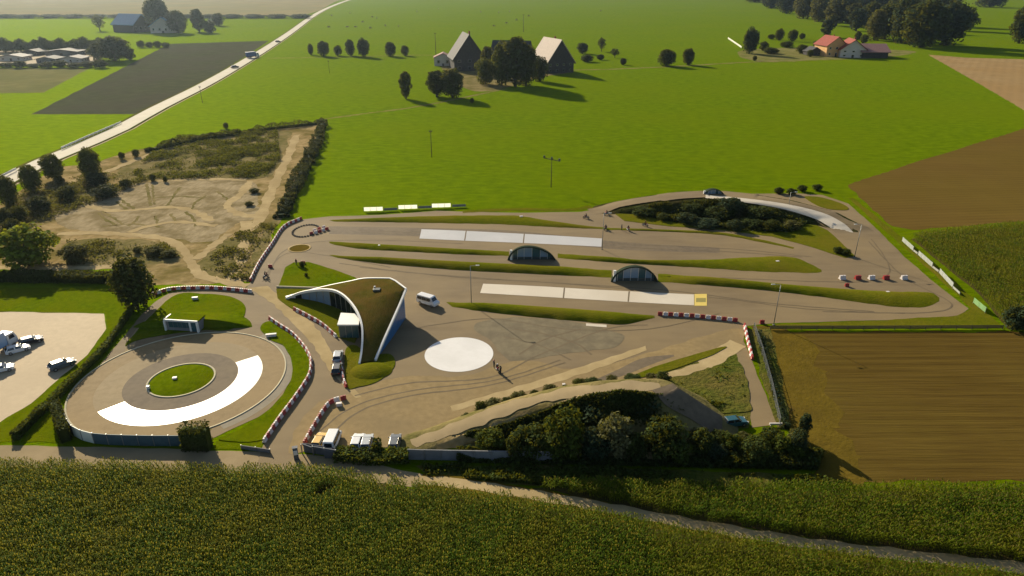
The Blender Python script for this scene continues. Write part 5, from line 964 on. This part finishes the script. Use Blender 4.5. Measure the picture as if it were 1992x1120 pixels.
for i, (x, y) in enumerate([(1140, 425), (1180, 418), (1178, 447), (1222, 449), (1255, 440)]): moto(x, y, R_(160+40*i), 'motorcycle waiting near the end of the grey skid lane', 'rider in black waiting near the end of the grey skid lane', ('black', 'red', 'black')[i % 3], 'motorcycles near the grey skid lane')
person((*G(1209, 448), 0.05), 0.4, 'person standing between the waiting motorcycles', helm='black'); person((*G(577, 516), 0.05), 1.4, 'person standing at the tip of the triangular lawn', helm='red'); moto(517, 540, R_(70), 'motorcycle riding past the long barrier row', 'rider in black riding past the long barrier row', 'black')
COW = skin('cow', dict(rump=(-.8, 0, 1.15, .36), mid=(0, 0, 1.05, .42), shoulder=(.75, 0, 1.12, .34), neck=(1.15, 0, 1.05, .2), head=(1.45, 0, .75, .15), nose=(1.6, 0, .5, .1), **{f'h{i}{s}': (x, s*.22, z, r) for i, (x, z, r) in enumerate([(-.8, .7, .15), (-.9, .4, .08), (-.82, .03, .07)]) for s in (-1, 1)}, **{f'f{i}{s}': (x, s*.2, z, r) for i, (x, z, r) in enumerate([(.75, .7, .13), (.76, .38, .08), (.75, .03, .07)]) for s in (-1, 1)}),
       [('rump', 'mid'), ('mid', 'shoulder'), ('shoulder', 'neck'), ('neck', 'head'), ('head', 'nose')] + [(a, b) for s in (-1, 1) for a, b in (('rump', f'h0{s}'), (f'h0{s}', f'h1{s}'), (f'h1{s}', f'h2{s}'), ('shoulder', f'f0{s}'), (f'f0{s}', f'f1{s}'), (f'f1{s}', f'f2{s}'))], 'cow_hide')
for x, y in [(675, 54), (691, 54), (705, 44), (724, 34), (733, 36), (681, 26), (645, 31), (750, 51), (775, 52), (720, 56), (640, 54), (853, 18), (811, 23), (935, 24), (970, 25), (960, 52), (991, 23), (985, 46), (1005, 40), (1028, 32), (1168, 22)]:
    o = link('cow', COW); o.location = (*G(x, y), 0); o.rotation_euler = (0, 0, random.uniform(0, 6.28)); o.scale = (1.8, 1.8, 1.8); tag(o, 'cow grazing on the far meadow', 'cow', 'cows grazing on the far meadow')

# ------------------------------------------------------------------ farms, sheds
def house(x, yb, yeave, yridge, wpx, Lm, rz, wall, roofm, label, name='farmhouse', wins=(3, 2), glassm='glass_dark', gable='front', chim=True, wallfront=None):
    p = G(x, yb); W = wpx/ppm(x, yb); he = hgt(x, yb, yeave); hr = hgt(x, yb, yridge); o = empty(name, (*p, 0), rz); tag(o, label, 'building')
    # gable end on local -Y, ridge runs along +Y
    MB().add([(-W/2, 0, 0), (W/2, 0, 0), (W/2, 0, he), (0, 0, hr), (-W/2, 0, he), (-W/2, Lm, 0), (W/2, Lm, 0), (W/2, Lm, he), (0, Lm, hr), (-W/2, Lm, he)], [(0, 1, 2, 3, 4), (9, 8, 7, 6, 5), (1, 6, 7, 2), (5, 0, 4, 9), (0, 5, 6, 1)]).build('wall', wall, o)
    ov = W*0.06; sl = (hr-he)/(W/2); t = W*0.018+0.1
    for s in (-1, 1):
        a, b = s*(W/2+ov), 0.0; za, zb = he-ov*sl, hr; rf = MB().add([(a, -ov, za+.05), (b, -ov, zb+.05), (b, Lm+ov, zb+.05), (a, Lm+ov, za+.05), (a, -ov, za+t+.05), (b, -ov, zb+t+.05), (b, Lm+ov, zb+t+.05), (a, Lm+ov, za+t+.05)], [(0, 1, 2, 3), (7, 6, 5, 4), (0, 4, 5, 1), (1, 5, 6, 2), (2, 6, 7, 3), (3, 7, 4, 0)]).build('roof', roofm, o)
    if chim: MB().box(W*0.12, Lm*0.55, hr-(hr-he)*0.35, W*0.05, W*0.05, (hr-he)*0.35+W*0.07).build('chimney', 'roof_red', rf)
    nx, nz = wins
    for i in range(nx):
        for j in range(nz):
            ww, wh = W/nx*0.34, he/nz*0.42; cx, z = -W/2+(i+.5)*W/nx, he*(j+.3)/nz; f = MB().box(cx, -.06, z, ww, .12, wh).build('window', 'farm_plaster' if wall in ('ochre_plaster', 'farm_plaster') else 'plaster_grey', o); MB().box(cx, -.14, z+wh*.1, ww*.8, .06, wh*.8).build('pane', glassm, f)
    MB().box(W*0.0, -.08, 0, W*.09, .12, he*.3).build('door', 'farm_wood', o)
    for i in range(3): MB().box(W/2+.05, Lm*(.2+.3*i), he*.35, .1, Lm*.08, he*.3).build('side_window', glassm, o)
    return o
house(914, 138, 112, 68, 60, 30, 0.22, 'farm_wood', 'roof_dark', 'tall dark timber barn of the meadow farm', 'barn', (3, 2))
house(1090, 142, 120, 78, 58, 28, 0.42, 'farm_wood', 'roof_sunlit', 'farmhouse with a pale sunlit roof in the meadow farm', wins=(4, 2))  # sunlit roof and shaded gable are put into the roof and wall colours
house(1030, 128, 100, 80, 40, 30, 1.35, 'farm_wood', 'roof_dark', 'long dark wing behind the tallest farm tree', 'farm_wing', (3, 1), chim=False)
house(862, 128, 112, 104, 34, 12, 0.05, 'farm_plaster', 'roof_pink', 'low shed at the side of the dark barn', 'shed', (2, 1), chim=False)
house(1625, 110, 88, 72, 40, 22, 0.12, 'ochre_plaster', 'roof_red', 'ochre house with a red tiled roof below the wood', wins=(3, 2))
house(1658, 112, 96, 78, 46, 24, -0.2, 'farm_plaster', 'roof_red', 'red-roofed house next to the ochre one', wins=(3, 2)); house(1715, 110, 98, 86, 60, 22, 1.45, 'farm_wood', 'roof_pink', 'long low barn with a dusty pink roof beside the red-roofed houses', 'barn', (4, 1), chim=False); house(1586, 108, 100, 92, 26, 12, 0.1, 'farm_wood', 'roof_dark', 'small dark shed in the ochre farm garden', 'shed', (2, 1), chim=False)
house(280, 62, 46, 28, 44, 36, 1.2, 'farm_wood', 'roof_blue', 'large barn with a blue roof in the far fields', 'barn', (4, 1), chim=False); house(318, 64, 50, 34, 44, 34, 0.3, 'farm_plaster', 'roof_blue', 'blue-roofed house under the tall tree of the far farm', wins=(4, 1)); house(412, 48, 40, 34, 14, 14, 0.1, 'farm_plaster', 'roof_grey', 'small white house far beyond the blue-roofed farm', wins=(2, 1), chim=False)
for x, y, wp, c in [(22, 118, 44, 'farm_plaster'), (90, 122, 36, 'plaster_grey'), (138, 121, 40, 'farm_plaster'), (60, 108, 30, 'farm_wood'), (120, 108, 60, 'roof_grey')]:
    house(x, y, y-7, y-11, wp, 14, 0.05, c, 'roof_dark' if c != 'farm_plaster' else 'roof_grey', f'low {"dark" if c in ("farm_wood", "roof_grey") else "pale"} nursery shed between the hedgerows', 'nursery_shed', (3, 1), chim=False)['group'] = 'nursery sheds'
fence([(1416, 76), (1442, 94)], 2.2, 6.0, 'white garden fence at the corner of the ochre farm', rails=(0.6, 1.0), mat='white_paint', name='garden_fence', rw=0.7)
# small white things on the lawns
for x, y, lb, sx in [(341, 740, 'white hydrant box on the ring island', 0.7), (289, 757, 'small pale marker on the kerb of the ring island', 0.5), (380, 583, 'white hatch cover on the kiosk lawn', 1.2), (528, 655, 'pale stone slab on the lawn beside the ring track', 2.0), (1512, 512, 'white utility box on the upper grass verge', 0.8), (1726, 572, 'white utility box on the lower loop verge', 0.7), (925, 522, 'white utility box on the verge behind the van', 0.6), (738, 481, 'white marker box on the upper verge', 0.5), (1097, 753, 'small white marker beside the ramp track', 0.5), (660, 790, 'pale slab beside the hooked barrier row', 0.9), (1014, 424, 'pale stone on the top verge', 0.9)]:
    p = G(x, y); tag(MB().box(p[0], p[1], 0.1, sx, 0.55, 0.55, 0.2).box(p[0], p[1], 0.65, sx*1.08, 0.62, 0.06, 0.2).build('utility_box', 'plastic_white', bevel=0.03), lb, 'box')

# ------------------------------------------------------------------ air
hz = MB().box(0, 1550, -1.0, 5800, 3900, 75.0); o = hz.build('haze', 'kerb'); o.data.materials.clear(); tag(o, kind='stuff')
m = bpy.data.materials.new('haze'); m.use_nodes = True; m.node_tree.nodes.clear(); vo = m.node_tree.nodes.new('ShaderNodeVolumePrincipled'); mo = m.node_tree.nodes.new('ShaderNodeOutputMaterial')
vo.inputs['Color'].default_value = (0.62, 0.80, 1.0, 1); vo.inputs['Density'].default_value = 0.00005; vo.inputs['Anisotropy'].default_value = 0.78; m.node_tree.links.new(vo.outputs[0], mo.inputs['Volume']); o.data.materials.append(m)
